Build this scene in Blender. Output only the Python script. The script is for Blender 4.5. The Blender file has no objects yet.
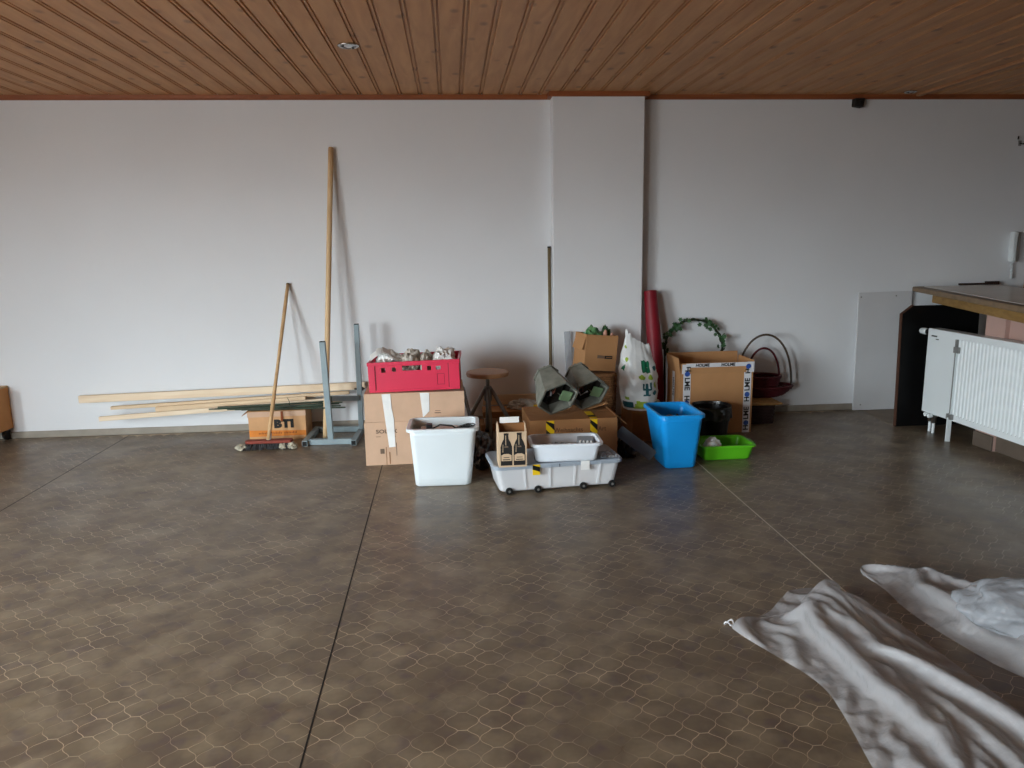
import bpy, bmesh, math, random
import numpy as np
from mathutils import Vector, Matrix, noise
R_ = math.radians
PI = math.pi
random.seed(7)
C = bpy.context.scene.collection
SC = bpy.context.scene

# ------------------------------------------------------------------ camera
cam_d = bpy.data.cameras.new('camera'); cam = bpy.data.objects.new('camera', cam_d); C.objects.link(cam)
cam_d.sensor_fit = 'HORIZONTAL'; cam_d.sensor_width = 36.0; cam_d.lens = 740 / 1024 * 36.0
cam_d.clip_start = 0.02
CAM = Matrix(((0.99649326, 0.03084894, -0.07777875, 0), (-0.08210567, 0.18142704, -0.97997086, 0),
              (-0.0161199, 0.98292043, 0.18332369, 1.37), (0, 0, 0, 1)))
cam.matrix_world = CAM
SC.camera = cam
# ------------------------------------------------------------------ world, window light, exposure
w = bpy.data.worlds.new('sky'); SC.world = w; w.use_nodes = True
nt = w.node_tree; bg_ = nt.nodes['Background']
tcw = nt.nodes.new('ShaderNodeTexCoord'); spw = nt.nodes.new('ShaderNodeSeparateXYZ'); rpw = nt.nodes.new('ShaderNodeValToRGB')
nt.links.new(tcw.outputs['Generated'], spw.inputs[0]); mrw = nt.nodes.new('ShaderNodeMapRange'); mrw.inputs['From Min'].default_value = -1.0
nt.links.new(spw.outputs['Z'], mrw.inputs['Value']); nt.links.new(mrw.outputs[0], rpw.inputs[0]); nt.links.new(rpw.outputs[0], bg_.inputs[0])
rpw.color_ramp.elements[0].position = 0.48; rpw.color_ramp.elements[0].color = (0.20, 0.20, 0.20, 1)      # street and ground
rpw.color_ramp.elements[1].position = 0.53; rpw.color_ramp.elements[1].color = (0.84, 0.95, 1.0, 1)      # overcast sky
bg_.inputs[1].default_value = 25.0
def portal(name, loc, rot, sx, sy):
    l = bpy.data.lights.new(name, 'AREA'); l.shape = 'RECTANGLE'; l.size = sx; l.size_y = sy; l.energy = 0.0; l.cycles.is_portal = True
    o = bpy.data.objects.new(name, l); C.objects.link(o); o.location = loc; o.rotation_euler = rot
    return o
# daylight enters by the shop window in the left wall and a second, added one behind the camera to brighten the fronts
portal('rear_fill_portal', (-3.8, -2.535, 1.25), (R_(90), 0, 0), 1.0, 2.1)
portal('window_daylight', (-4.735, 0.31, 1.25), (0, R_(-90), 0), 1.9, 2.2)
vs = SC.view_settings
vs.view_transform = 'Standard'; vs.look = 'None'; vs.gamma = 1.0; vs.use_curve_mapping = False; vs.exposure = 1.02

# ------------------------------------------------------------------ material helpers
def lin(c):
    r = []
    for v in c:
        v = v / 255
        r.append(v / 12.92 if v <= 0.04045 else ((v + 0.055) / 1.055) ** 2.4)
    return (*r, 1)
def newmat(name):
    m = bpy.data.materials.new(name); m.use_nodes = True
    nt = m.node_tree
    return m, nt, nt.nodes['Principled BSDF']
def mat(name, col, rough=0.6, var=0.10, scale=6.0, metal=0.0, bump=0.0, bscale=80.0, spec=0.4, stretch=(1, 1, 1),
        trans=0.0, alpha=1.0, coord='Object', col2=None, sss=0.0):
    m, nt, b = newmat(name)
    tc = nt.nodes.new('ShaderNodeTexCoord'); mp = nt.nodes.new('ShaderNodeMapping')
    mp.inputs['Scale'].default_value = stretch
    nt.links.new(tc.outputs[coord], mp.inputs['Vector'])
    n = nt.nodes.new('ShaderNodeTexNoise'); n.inputs['Scale'].default_value = scale; n.inputs['Detail'].default_value = 5
    nt.links.new(mp.outputs[0], n.inputs['Vector'])
    cr = nt.nodes.new('ShaderNodeValToRGB')
    c = lin(col)
    c2 = lin(col2) if col2 else tuple(min(1, v * (1 + var)) for v in c[:3]) + (1,)
    c1 = tuple(v * (1 - var) for v in c[:3]) + (1,) if not col2 else c
    cr.color_ramp.elements[0].position = 0.35; cr.color_ramp.elements[1].position = 0.68
    cr.color_ramp.elements[0].color = c1; cr.color_ramp.elements[1].color = c2
    nt.links.new(n.outputs[0], cr.inputs[0]); nt.links.new(cr.outputs[0], b.inputs['Base Color'])
    b.inputs['Roughness'].default_value = rough; b.inputs['Metallic'].default_value = metal
    b.inputs['Specular IOR Level'].default_value = spec
    b.inputs['Transmission Weight'].default_value = trans; b.inputs['Alpha'].default_value = alpha
    if sss:
        b.inputs['Subsurface Weight'].default_value = sss; b.inputs['Subsurface Radius'].default_value = (0.02, 0.02, 0.02)
    if bump:
        n2 = nt.nodes.new('ShaderNodeTexNoise'); n2.inputs['Scale'].default_value = bscale; n2.inputs['Detail'].default_value = 4
        nt.links.new(mp.outputs[0], n2.inputs['Vector'])
        bp = nt.nodes.new('ShaderNodeBump'); bp.inputs['Strength'].default_value = bump; bp.inputs['Distance'].default_value = 0.01
        nt.links.new(n2.outputs[0], bp.inputs['Height']); nt.links.new(bp.outputs[0], b.inputs['Normal'])
    return m
def wood(name, c1, c2, stretch=(14, 1, 14), rough=0.55, knots=0.5, coord='Object', kn=(90, 52, 28), kp=(.06, .17)):
    m, nt, b = newmat(name)
    tc = nt.nodes.new('ShaderNodeNewGeometry' if coord == 'Position' else 'ShaderNodeTexCoord'); mp = nt.nodes.new('ShaderNodeMapping'); mp.inputs['Scale'].default_value = stretch
    nt.links.new(tc.outputs[coord], mp.inputs['Vector'])
    n = nt.nodes.new('ShaderNodeTexNoise'); n.inputs['Scale'].default_value = 2.2; n.inputs['Detail'].default_value = 6; n.inputs['Distortion'].default_value = 0.6
    nt.links.new(mp.outputs[0], n.inputs['Vector'])
    cr = nt.nodes.new('ShaderNodeValToRGB'); cr.color_ramp.elements[0].position = 0.32; cr.color_ramp.elements[1].position = 0.7
    cr.color_ramp.elements[0].color = lin(c1); cr.color_ramp.elements[1].color = lin(c2)
    nt.links.new(n.outputs[0], cr.inputs[0])
    mp2 = nt.nodes.new('ShaderNodeMapping'); mp2.inputs['Scale'].default_value = tuple(s / 14 * 11 if s > 2 else s * 4.2 for s in stretch)
    nt.links.new(tc.outputs[coord], mp2.inputs['Vector'])
    v = nt.nodes.new('ShaderNodeTexVoronoi'); v.inputs['Scale'].default_value = 1.0
    nt.links.new(mp2.outputs[0], v.inputs['Vector'])
    kr = nt.nodes.new('ShaderNodeValToRGB'); kr.color_ramp.elements[0].position = kp[0]; kr.color_ramp.elements[1].position = kp[1]
    kr.color_ramp.elements[0].color = (knots,) * 3 + (1,); kr.color_ramp.elements[1].color = (0, 0, 0, 1)
    nt.links.new(v.outputs['Distance'], kr.inputs[0])
    mx = nt.nodes.new('ShaderNodeMix'); mx.data_type = 'RGBA'
    nt.links.new(kr.outputs[0], mx.inputs['Factor']); nt.links.new(cr.outputs[0], mx.inputs['A'])
    mx.inputs['B'].default_value = lin(kn)
    nt.links.new(mx.outputs['Result'], b.inputs['Base Color'])
    b.inputs['Roughness'].default_value = rough; b.inputs['Specular IOR Level'].default_value = 0.35
    return m
def film(name, col, rough=0.3, clear=0.25, transl=0.35, bump=0.3, bscale=25):
    """thin milky plastic: scattering sheet that lets part of the light through"""
    m, nt, b = newmat(name)
    b.inputs['Base Color'].default_value = lin(col); b.inputs['Roughness'].default_value = rough
    b.inputs['Specular IOR Level'].default_value = 0.5
    tl = nt.nodes.new('ShaderNodeBsdfTranslucent'); tl.inputs[0].default_value = lin(col)
    tp = nt.nodes.new('ShaderNodeBsdfTransparent')
    m1 = nt.nodes.new('ShaderNodeMixShader'); m1.inputs[0].default_value = transl
    m2 = nt.nodes.new('ShaderNodeMixShader'); m2.inputs[0].default_value = clear
    nt.links.new(b.outputs[0], m1.inputs[1]); nt.links.new(tl.outputs[0], m1.inputs[2])
    nt.links.new(m1.outputs[0], m2.inputs[1]); nt.links.new(tp.outputs[0], m2.inputs[2])
    nt.links.new(m2.outputs[0], nt.nodes['Material Output'].inputs[0])
    tc = nt.nodes.new('ShaderNodeTexCoord'); n2 = nt.nodes.new('ShaderNodeTexNoise'); n2.inputs['Scale'].default_value = bscale; n2.inputs['Detail'].default_value = 6
    nt.links.new(tc.outputs['Object'], n2.inputs['Vector'])
    bp = nt.nodes.new('ShaderNodeBump'); bp.inputs['Strength'].default_value = bump; bp.inputs['Distance'].default_value = 0.02
    nt.links.new(n2.outputs[0], bp.inputs['Height']); nt.links.new(bp.outputs[0], b.inputs['Normal'])
    return m

# ------------------------------------------------------------------ mesh helpers
class B:
    def __init__(s): s.v = []; s.f = []
    def add(s, vs, fs):
        o = len(s.v); s.v += [tuple(p) for p in vs]; s.f += [tuple(i + o for i in f) for f in fs]; return s
    def box(s, c, d, M=None):
        x, y, z = (k / 2 for k in d)
        p = [Vector((c[0] + i * x, c[1] + j * y, c[2] + k * z)) for k in (-1, 1) for j in (-1, 1) for i in (-1, 1)]
        if M: p = [M @ q for q in p]
        return s.add(p, [(0, 2, 3, 1), (4, 5, 7, 6), (0, 1, 5, 4), (2, 6, 7, 3), (0, 4, 6, 2), (1, 3, 7, 5)])
    def b2(s, x0, x1, y0, y1, z0, z1):
        return s.box(((x0 + x1) / 2, (y0 + y1) / 2, (z0 + z1) / 2), (x1 - x0, y1 - y0, z1 - z0))
    def loft(s, loops, cap0=True, cap1=True, close=False):
        n = len(loops[0]); vs = [p for l in loops for p in l]; fs = []
        m = len(loops)
        for i in range(m if close else m - 1):
            a = i * n; b = ((i + 1) % m) * n
            for j in range(n):
                k = (j + 1) % n
                fs.append((a + j, a + k, b + k, b + j))
        if not close:
            if cap0: fs.append(tuple(reversed(range(n))))
            if cap1: fs.append(tuple((m - 1) * n + j for j in range(n)))
        return s.add(vs, fs)
    def tube(s, pts, r, n=10, r1=None, closed=False):
        pts = [Vector(p) for p in pts]; m = len(pts); loops = []
        up = Vector((0, 0, 1)); prev = None
        for i, p in enumerate(pts):
            if closed: t = pts[(i + 1) % m] - pts[i - 1]
            else: t = pts[min(i + 1, m - 1)] - pts[max(i - 1, 0)]
            t.normalize()
            if prev is None:
                a = t.cross(up)
                if a.length < 0.05: a = t.cross(Vector((1, 0, 0)))
            else: a = prev - t * prev.dot(t)
            a.normalize(); prev = a; bb = t.cross(a)
            rr = r[i] if isinstance(r, (list, tuple)) else (r if r1 is None else r + (r1 - r) * i / max(1, m - 1))
            loops.append([p + (a * math.cos(2 * PI * k / n) + bb * math.sin(2 * PI * k / n)) * rr for k in range(n)])
        return s.loft(loops, close=closed)
    def bar(s, p0, p1, w, h=None, up=(0, 0, 1)):
        p0 = Vector(p0); p1 = Vector(p1); t = (p1 - p0).normalized(); h = h or w
        a = t.cross(Vector(up))
        if a.length < 0.05: a = t.cross(Vector((0, 1, 0)))
        a.normalize(); b = a.cross(t)
        q = [(-1, -1), (1, -1), (1, 1), (-1, 1)]
        return s.loft([[p + a * (i * w / 2) + b * (j * h / 2) for i, j in q] for p in (p0, p1)])
    def lathe(s, prof, n=24, c=(0, 0, 0), cap0=True, cap1=True):
        return s.loft([[(c[0] + r * math.cos(2 * PI * k / n), c[1] + r * math.sin(2 * PI * k / n), c[2] + z) for k in range(n)] for r, z in prof], cap0, cap1)
    def prism(s, poly, z0, z1, plane='xy'):
        def P(x, y, z): return (x, y, z) if plane == 'xy' else (x, z, y) if plane == 'xz' else (z, x, y)
        return s.loft([[P(x, y, z0) for x, y in poly], [P(x, y, z1) for x, y in poly]])
    def grid(s, fn, nu, nv, wrap=False):
        vs = [fn(i / (nu if wrap else nu - 1), j / (nv - 1)) for j in range(nv) for i in range(nu)]
        fs = []
        for j in range(nv - 1):
            for i in range(nu if wrap else nu - 1):
                k = (i + 1) % nu
                fs.append((j * nu + i, j * nu + k, (j + 1) * nu + k, (j + 1) * nu + i))
        return s.add(vs, fs)
    def holes(s, w_, h_, t, hs, y=0.0):
        """upright panel in XZ, x -w/2..w/2, z 0..h, thickness t from y, with rectangular openings"""
        xs = sorted({-w_ / 2, w_ / 2, *[a for q in hs for a in q[:2]]}); zs = sorted({0, h_, *[a for q in hs for a in q[2:]]})
        for i in range(len(xs) - 1):
            for j in range(len(zs) - 1):
                cx, cz = (xs[i] + xs[i + 1]) / 2, (zs[j] + zs[j + 1]) / 2
                if any(q[0] < cx < q[1] and q[2] < cz < q[3] for q in hs): continue
                s.b2(xs[i], xs[i + 1], y, y + t, zs[j], zs[j + 1])
        return s
    def xf(s, M): s.v = [tuple(M @ Vector(p)) for p in s.v]; return s

def mesh(name, b, m, smooth=False, merge=False):
    me = bpy.data.meshes.new(name); me.from_pydata(b.v, [], b.f)
    bm = bmesh.new(); bm.from_mesh(me)
    if merge: bmesh.ops.remove_doubles(bm, verts=bm.verts, dist=1e-5)
    bmesh.ops.recalc_face_normals(bm, faces=bm.faces); bm.to_mesh(me); bm.free()
    if smooth:
        for p in me.polygons: p.use_smooth = True
    if m: me.materials.append(m)
    return me
def obj(name, b, m, parent=None, smooth=False, bevel=0, loc=None, rot=None, merge=False, solid=0):
    me = b if isinstance(b, bpy.types.Mesh) else mesh(name, b, m, smooth, merge)
    o = bpy.data.objects.new(name, me); C.objects.link(o)
    if parent: o.parent = parent
    if loc: o.location = loc
    if rot: o.rotation_euler = rot
    if solid:
        q = o.modifiers.new('solid', 'SOLIDIFY'); q.thickness = solid; q.offset = 0
    if bevel:
        q = o.modifiers.new('bevel', 'BEVEL'); q.width = bevel; q.segments = 2; q.limit_method = 'ANGLE'; q.angle_limit = R_(40)
    return o
def tag(o, label, cat, group=None):
    o['label'] = label; o['category'] = cat
    if group: o['group'] = group
    return o
def thing(name, label, cat, loc=(0, 0, 0), rot=(0, 0, 0), group=None):
    o = bpy.data.objects.new(name, None); C.objects.link(o); o.location = loc; o.rotation_euler = rot
    o.empty_display_size = 0.1
    return tag(o, label, cat, group)
def struct(o): o['kind'] = 'structure'; return o
def text(name, s, size, m, parent, loc, rot, ext=0.0004, ax='CENTER', sx=1.0, bold=0.0, space=1.0):
    cu = bpy.data.curves.new('t', 'FONT'); cu.body = s; cu.size = size; cu.extrude = ext; cu.align_x = ax; cu.align_y = 'CENTER'; cu.offset = bold; cu.space_character = space
    cu.resolution_u = 3
    t = bpy.data.objects.new('t', cu); C.objects.link(t); bpy.context.view_layer.update()
    me = bpy.data.meshes.new_from_object(t.evaluated_get(bpy.context.evaluated_depsgraph_get()))
    bpy.data.objects.remove(t); bpy.data.curves.remove(cu)
    me.materials.clear(); me.materials.append(m)
    o = bpy.data.objects.new(name, me); C.objects.link(o); o.parent = parent; o.location = loc; o.rotation_euler = rot; o.scale = (sx, 1, 1)
    return o
def rr(w_, d, r, z, n=4, cx=0, cy=0):
    out = []
    for qx, qy, a0 in ((1, 1, 0), (-1, 1, 90), (-1, -1, 180), (1, -1, 270)):
        for k in range(n + 1):
            a = R_(a0 + 90 * k / n)
            out.append((cx + qx * (w_ / 2 - r) + r * math.cos(a), cy + qy * (d / 2 - r) + r * math.sin(a), z))
    return out
def nz(x, y, z, f, seed=0): return noise.noise(Vector((x * f + seed * 7.3, y * f - seed * 3.1, z * f + seed * 1.7)))
def blob(rx, ry, rz, seed, amp=0.2, f=2.0, sub=3, flat=-0.6, crease=0.0):
    bm = bmesh.new(); bmesh.ops.create_icosphere(bm, subdivisions=sub, radius=1.0)
    for v in bm.verts:
        p = v.co.copy(); k = 1 + amp * nz(p.x, p.y, p.z, f, seed) + amp * 0.6 * nz(p.x, p.y, p.z, f * 2.3, seed + 5)
        if crease:
            d = noise.voronoi(Vector((p.x * 2.2 + seed, p.y * 2.2, p.z * 2.2)))[0]
            k += crease * (d[1] - d[0] - 0.3)
        p *= k; p.z = max(p.z, flat)
        v.co = Vector((p.x * rx, p.y * ry, (p.z - flat) * rz))
    b = B(); bm.verts.ensure_lookup_table()
    b.add([v.co[:] for v in bm.verts], [[v.index for v in f_.verts] for f_ in bm.faces]); bm.free()
    return b

# ------------------------------------------------------------------ materials
M = {}
def wallmat(name, col, var=0.03):
    return mat(name, col, rough=0.85, var=var, scale=1.6, bump=0.06, bscale=140, spec=0.2)
M['wall'] = wallmat('white_plaster', (224, 226, 229), .015)
M['pink'] = wallmat('pinkish_plaster', (178, 146, 136)); M['wall_unseen'] = wallmat('dark_unseen_plaster', (112, 98, 86))  # unseen right and rear walls, darkened to cut the bounced light
M['skirt_dark'] = mat('brown_vinyl_skirting', (96, 84, 74), 0.5, 0.12, 9)
M['skirt'] = mat('grey_vinyl_skirting', (150, 142, 130), 0.5, 0.12, 9)
M['ceil'] = wood('stained_pine_boards', (182, 128, 80), (202, 148, 98), stretch=(9, 1.1, 9), rough=0.5, knots=0.6, coord='Position', kn=(104, 66, 40), kp=(.08, .20))
M['ceil_back'] = mat('dark_batten', (50, 28, 16), 0.8)
M['trim'] = wood('reddish_trim_wood', (136, 74, 42), (156, 90, 52), stretch=(1, 14, 14), rough=0.45, knots=0.4)
M['trim_light'] = wood('pale_trim_wood', (160, 112, 76), (176, 128, 90), stretch=(14, 1, 14), rough=0.5, knots=0.1)
# floor: glossy brown vinyl, mottled in world position
def floormat(name, grout=False):
    m, nt, b = newmat(name)
    g = nt.nodes.new('ShaderNodeNewGeometry')
    def nse(sc, det, rough=0.5):
        n = nt.nodes.new('ShaderNodeTexNoise'); n.inputs['Scale'].default_value = sc; n.inputs['Detail'].default_value = det; n.inputs['Roughness'].default_value = rough
        nt.links.new(g.outputs['Position'], n.inputs['Vector']); return n
    def ramp(n, p0, p1, c0, c1):
        r = nt.nodes.new('ShaderNodeValToRGB'); r.color_ramp.elements[0].position = p0; r.color_ramp.elements[1].position = p1
        r.color_ramp.elements[0].color = c0; r.color_ramp.elements[1].color = c1
        nt.links.new(n.outputs[0], r.inputs[0]); return r
    def mix(fac, a, bcol):
        x = nt.nodes.new('ShaderNodeMix'); x.data_type = 'RGBA'
        nt.links.new(fac.outputs[0], x.inputs['Factor']); 
        nt.links.new(a.outputs['Color'] if 'Color' in a.outputs else a.outputs['Result'], x.inputs['A']); x.inputs['B'].default_value = bcol
        return x
    W0 = (0, 0, 0, 1); W1 = (1, 1, 1, 1)
    base = ramp(nse(9, 3), 0.35, 0.68, lin((100, 86, 73)), lin((118, 104, 84)))       # olive brown to earthy brown
    x = mix(ramp(nse(13, 2), 0.56, 0.70, W0, (0.75,) * 3 + (1,)), base, lin((92, 78, 76)))  # purplish patches
    pale = ramp(nse(5.2, 4, 0.6), 0.46, 0.74, W0, (0.58,) * 3 + (1,))
    x = mix(pale, x, lin((160, 146, 122)))                                             # worn pale clouds
    if grout:
        gr = nt.nodes.new('ShaderNodeRGB'); gr.outputs[0].default_value = lin((198, 179, 154))
        x2 = nt.nodes.new('ShaderNodeMix'); x2.data_type = 'RGBA'
        fd = ramp(nse(4.0, 2), 0.40, 0.62, (0.10,) * 3 + (1,), W1)
        nt.links.new(fd.outputs[0], x2.inputs['Factor']); nt.links.new(x.outputs['Result'], x2.inputs['A']); nt.links.new(gr.outputs[0], x2.inputs['B'])
        x = x2
    nt.links.new(x.outputs['Result'], b.inputs['Base Color'])
    rg = ramp(nse(3, 3), 0.3, 0.7, (0.30,) * 3 + (1,), (0.42,) * 3 + (1,))
    nt.links.new(rg.outputs[0], b.inputs['Roughness'])
    b.inputs['Specular IOR Level'].default_value = 0.45
    bp = nt.nodes.new('ShaderNodeBump'); bp.inputs['Strength'].default_value = 0.05; bp.inputs['Distance'].default_value = 0.01
    nt.links.new(nse(30, 3).outputs[0], bp.inputs['Height']); nt.links.new(bp.outputs[0], b.inputs['Normal'])
    return m
M['floor'] = floormat('brown_vinyl'); M['grout'] = floormat('pale_joint_vinyl', True)
M['seam_dark'] = mat('dark_joint', (22, 18, 15), 0.7)
M['seam_light'] = mat('pale_weld', (206, 196, 180), 0.5)
M['card'] = mat('cardboard', (204, 170, 144), 0.85, 0.06, 7, bump=0.05, bscale=60, spec=0.15)
M['card_brown'] = mat('brown_cardboard', (162, 116, 76), 0.85, 0.07, 7, bump=0.05, bscale=60, spec=0.15)
M['card_holme'] = mat('tan_cardboard', (176, 130, 88), 0.8, 0.05, 5, bump=0.04, bscale=60, spec=0.2)
M['card_in'] = mat('cardboard_inside', (140, 98, 64), 0.9, 0.08, 7, spec=0.1)
M['card_orange'] = mat('orange_printed_cardboard', (205, 145, 90), 0.75, 0.08, 6, spec=0.2)
M['card_bti'] = mat('faded_tan_cardboard', (206, 160, 116), 0.8, 0.08, 8, spec=0.2)
M['orange'] = mat('orange_print', (214, 128, 48), 0.7, 0.12, 14)
M['kraft'] = mat('kraft_carton', (205, 178, 148), 0.8, 0.05, 8, spec=0.2)
M['ink'] = mat('black_ink', (28, 26, 25), 0.7, 0.1)
M['ink_faint'] = mat('faint_ink', (112, 92, 76), 0.8, 0.1)
M['pen'] = mat('brown_felt_pen', (92, 62, 42), 0.8, 0.1)
M['ink_red'] = mat('rust_ink', (140, 70, 32), 0.8, 0.1)
M['paper'] = mat('white_paper', (232, 232, 230), 0.7, 0.05, 12, bump=0.2, bscale=30)
M['news'] = mat('newsprint', (196, 190, 180), 0.85, 0.25, 18, bump=0.3, bscale=40)
M['cable'] = mat('black_cable', (20, 20, 22), 0.5)
M['red_plastic'] = mat('red_plastic', (214, 44, 78), 0.38, 0.05, 4, spec=0.5)
M['red_dark'] = mat('dark_red_lines_and_shade', (120, 16, 34), 0.5, 0.05)  # darker red for painted shade strips, label frame and roll seam
M['white_plastic'] = mat('milky_white_plastic', (222, 230, 234), 0.35, 0.02, 4, spec=0.5, sss=0.15)
M['tub_plastic'] = mat('bluish_white_plastic', (226, 232, 240), 0.4, 0.02, 4, spec=0.5)
M['blue_plastic'] = mat('bright_blue_plastic', (20, 150, 228), 0.35, 0.04, 3, spec=0.5)
M['green_plastic'] = mat('lime_green_plastic', (92, 186, 32), 0.35, 0.04, 3, spec=0.5)
M['black_plastic'] = mat('black_plastic', (16, 16, 17), 0.3, 0.15, 9)
M['black_bag'] = mat('black_film', (14, 14, 15), 0.28, 0.2, 20, bump=0.5, bscale=25, spec=0.6)
M['grey_lid'] = mat('grey_lid_plastic', (156, 166, 178), 0.4, 0.05, 5)
M['grey_dark'] = mat('dull_grey_sheet', (88, 94, 100), 0.5, 0.08, 6)
M['clear_box'] = film('frosted_plastic', (248, 249, 252), 0.3, 0.46, 0.12, bump=0.03)
M['rubber'] = mat('black_rubber', (18, 18, 18), 0.6, 0.1)
M['steel'] = mat('blue_grey_paint', (138, 154, 160), 0.45, 0.07, 14, metal=0.15, bump=0.04)
M['tube_shade'] = mat('painted_tube_shade', (12, 13, 14), 0.8)
M['steel_grey'] = mat('dull_steel', (134, 134, 132), 0.45, 0.12, 18, metal=0.35)
M['chrome'] = mat('chrome', (205, 205, 205), 0.2, 0.03, 5, metal=1.0)
M['plank'] = wood('raw_spruce', (224, 200, 170), (238, 220, 194), stretch=(1, 14, 14), rough=0.7, knots=0.6, kn=(150, 104, 66))
M['plank_b'] = wood('raw_spruce_grey', (204, 178, 146), (224, 200, 168), stretch=(1, 14, 14), rough=0.7, knots=0.5, kn=(140, 98, 64))
M['pole'] = wood('pale_pole_wood', (206, 172, 128), (224, 194, 152), stretch=(14, 14, 1), rough=0.6, knots=0.1)
M['broomstick'] = wood('yellowed_broomstick_wood', (184, 146, 102), (206, 172, 128), stretch=(14, 14, 1), rough=0.55, knots=0.15)
M['olive_pole'] = mat('dull_olive_varnish', (112, 98, 70), 0.5, 0.15, 6)
M['olive_brown'] = mat('brown_willow', (74, 60, 48), 0.6, 0.2, 12)
M['seat'] = wood('stool_seat_wood', (168, 122, 86), (188, 142, 104), stretch=(1, 12, 12), rough=0.5, knots=0.1)
M['green_rod'] = mat('dark_green_coating', (52, 66, 52), 0.45, 0.2, 10)
M['lantern'] = mat('grey_green_enamel', (112, 113, 103), 0.55, 0.22, 16, metal=0.2, bump=0.1, bscale=40, col2=(138, 138, 128))
M['lantern_in'] = mat('dark_brown_inside', (52, 46, 40), 0.8, 0.4, 20)  # dark brown lining and fittings inside the lanterns
M['pcb'] = mat('green_terminal_plate', (110, 134, 98), 0.6, 0.12, 10)
M['copper'] = mat('rusty_wire', (140, 82, 66), 0.6, 0.3, 30)
M['wicker'] = mat('brown_wicker', (132, 92, 58), 0.75, 0.25, 30, bump=0.3, bscale=90)
M['wicker_dark'] = mat('dark_wicker', (46, 26, 22), 0.7, 0.25, 30, bump=0.3, bscale=90)
M['wicker_tan'] = mat('tan_wicker', (176, 134, 80), 0.75, 0.25, 30, bump=0.4, bscale=90)
M['wicker_red'] = mat('dark_red_lacquered_wicker', (78, 14, 24), 0.5, 0.2, 20, bump=0.2, bscale=90)
M['redroll'] = mat('crimson_roll', (128, 20, 36), 0.5, 0.08, 5)
M['leaf'] = mat('ivy_green', (38, 74, 42), 0.55, 0.35, 20, col2=(66, 104, 58))
M['stem'] = mat('dark_vine', (34, 46, 28), 0.7, 0.2)
M['bag'] = film('white_bag_film', (236, 238, 238), 0.25, 0.05, 0.2, bump=0.35, bscale=14)
M['print_green'] = mat('dark_green_print', (18, 100, 70), 0.4, 0.08)
M['print_lime'] = mat('lime_print', (152, 178, 58), 0.4, 0.12)
M['print_teal'] = mat('teal_print', (30, 84, 92), 0.4, 0.1)
M['foil'] = mat('green_cellophane', (40, 108, 62), 0.3, 0.4, 14, bump=0.5, bscale=20, col2=(120, 160, 110))
M['pinkish'] = mat('pink_trinket', (214, 160, 138), 0.5, 0.1)
M['sheet'] = film('milky_dust_sheet', (200, 199, 202), 0.22, 0.42, 0.25, bump=0.5, bscale=30)
M['sheet2'] = film('clear_crumpled_film', (190, 195, 202), 0.16, 0.46, 0.25, bump=0.8, bscale=26)
M['panel_white'] = mat('white_laminate', (206, 206, 208), 0.5, 0.03, 3)
M['panel_black'] = mat('black_laminate', (9, 9, 10), 0.55, 0.2, 5, spec=0.2)
M['panel_edge'] = mat('brown_chipboard_edge', (76, 46, 32), 0.8, 0.2, 40)
M['counter_edge'] = mat('worn_counter_edge', (122, 100, 74), 0.5, 0.15, 12)
M['counter_top'] = mat('pale_worktop', (216, 212, 204), 0.3, 0.06, 4)
M['beam'] = wood('yellowish_beam', (128, 96, 48), (152, 118, 64), stretch=(14, 1, 14), rough=0.6, knots=0.3)
M['radiator'] = mat('white_enamel', (222, 228, 230), 0.3, 0.02, 3)
M['yellow'] = mat('yellow_tape', (236, 196, 20), 0.5, 0.05)
M['blacktape'] = mat('black_tape', (20, 19, 18), 0.5, 0.1)
M['tape_white'] = mat('white_tape', (214, 214, 218), 0.4, 0.04)
M['globe'] = mat('blue_globe_print', (48, 84, 160), 0.4, 0.15, 60)
M['cutlery'] = mat('cutlery_steel', (170, 172, 176), 0.25, 0.1, 10, metal=0.9)
M['peach'] = mat('peach_cloth', (246, 222, 206), 0.9, 0.05, 10)
M['cloth'] = mat('white_cloth', (244, 240, 236), 0.9, 0.05, 10)
M['bristle'] = mat('grey_bristles', (70, 70, 72), 0.9, 0.3, 50)
M['fluff'] = mat('dusty_fluff', (176, 170, 152), 0.95, 0.25, 40)
M['broom_red'] = mat('red_brown_block', (132, 52, 36), 0.6, 0.2, 14)
M['floor_pale'] = mat('pale_floor_vinyl', (140, 128, 114), 0.7, 0.1, 6)
M['glass'] = film('pane_glass', (235, 240, 242), 0.03, 0.93, 0.0, bump=0.0)
M['frame'] = mat('white_window_frame', (225, 225, 225), 0.4, 0.02)

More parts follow.
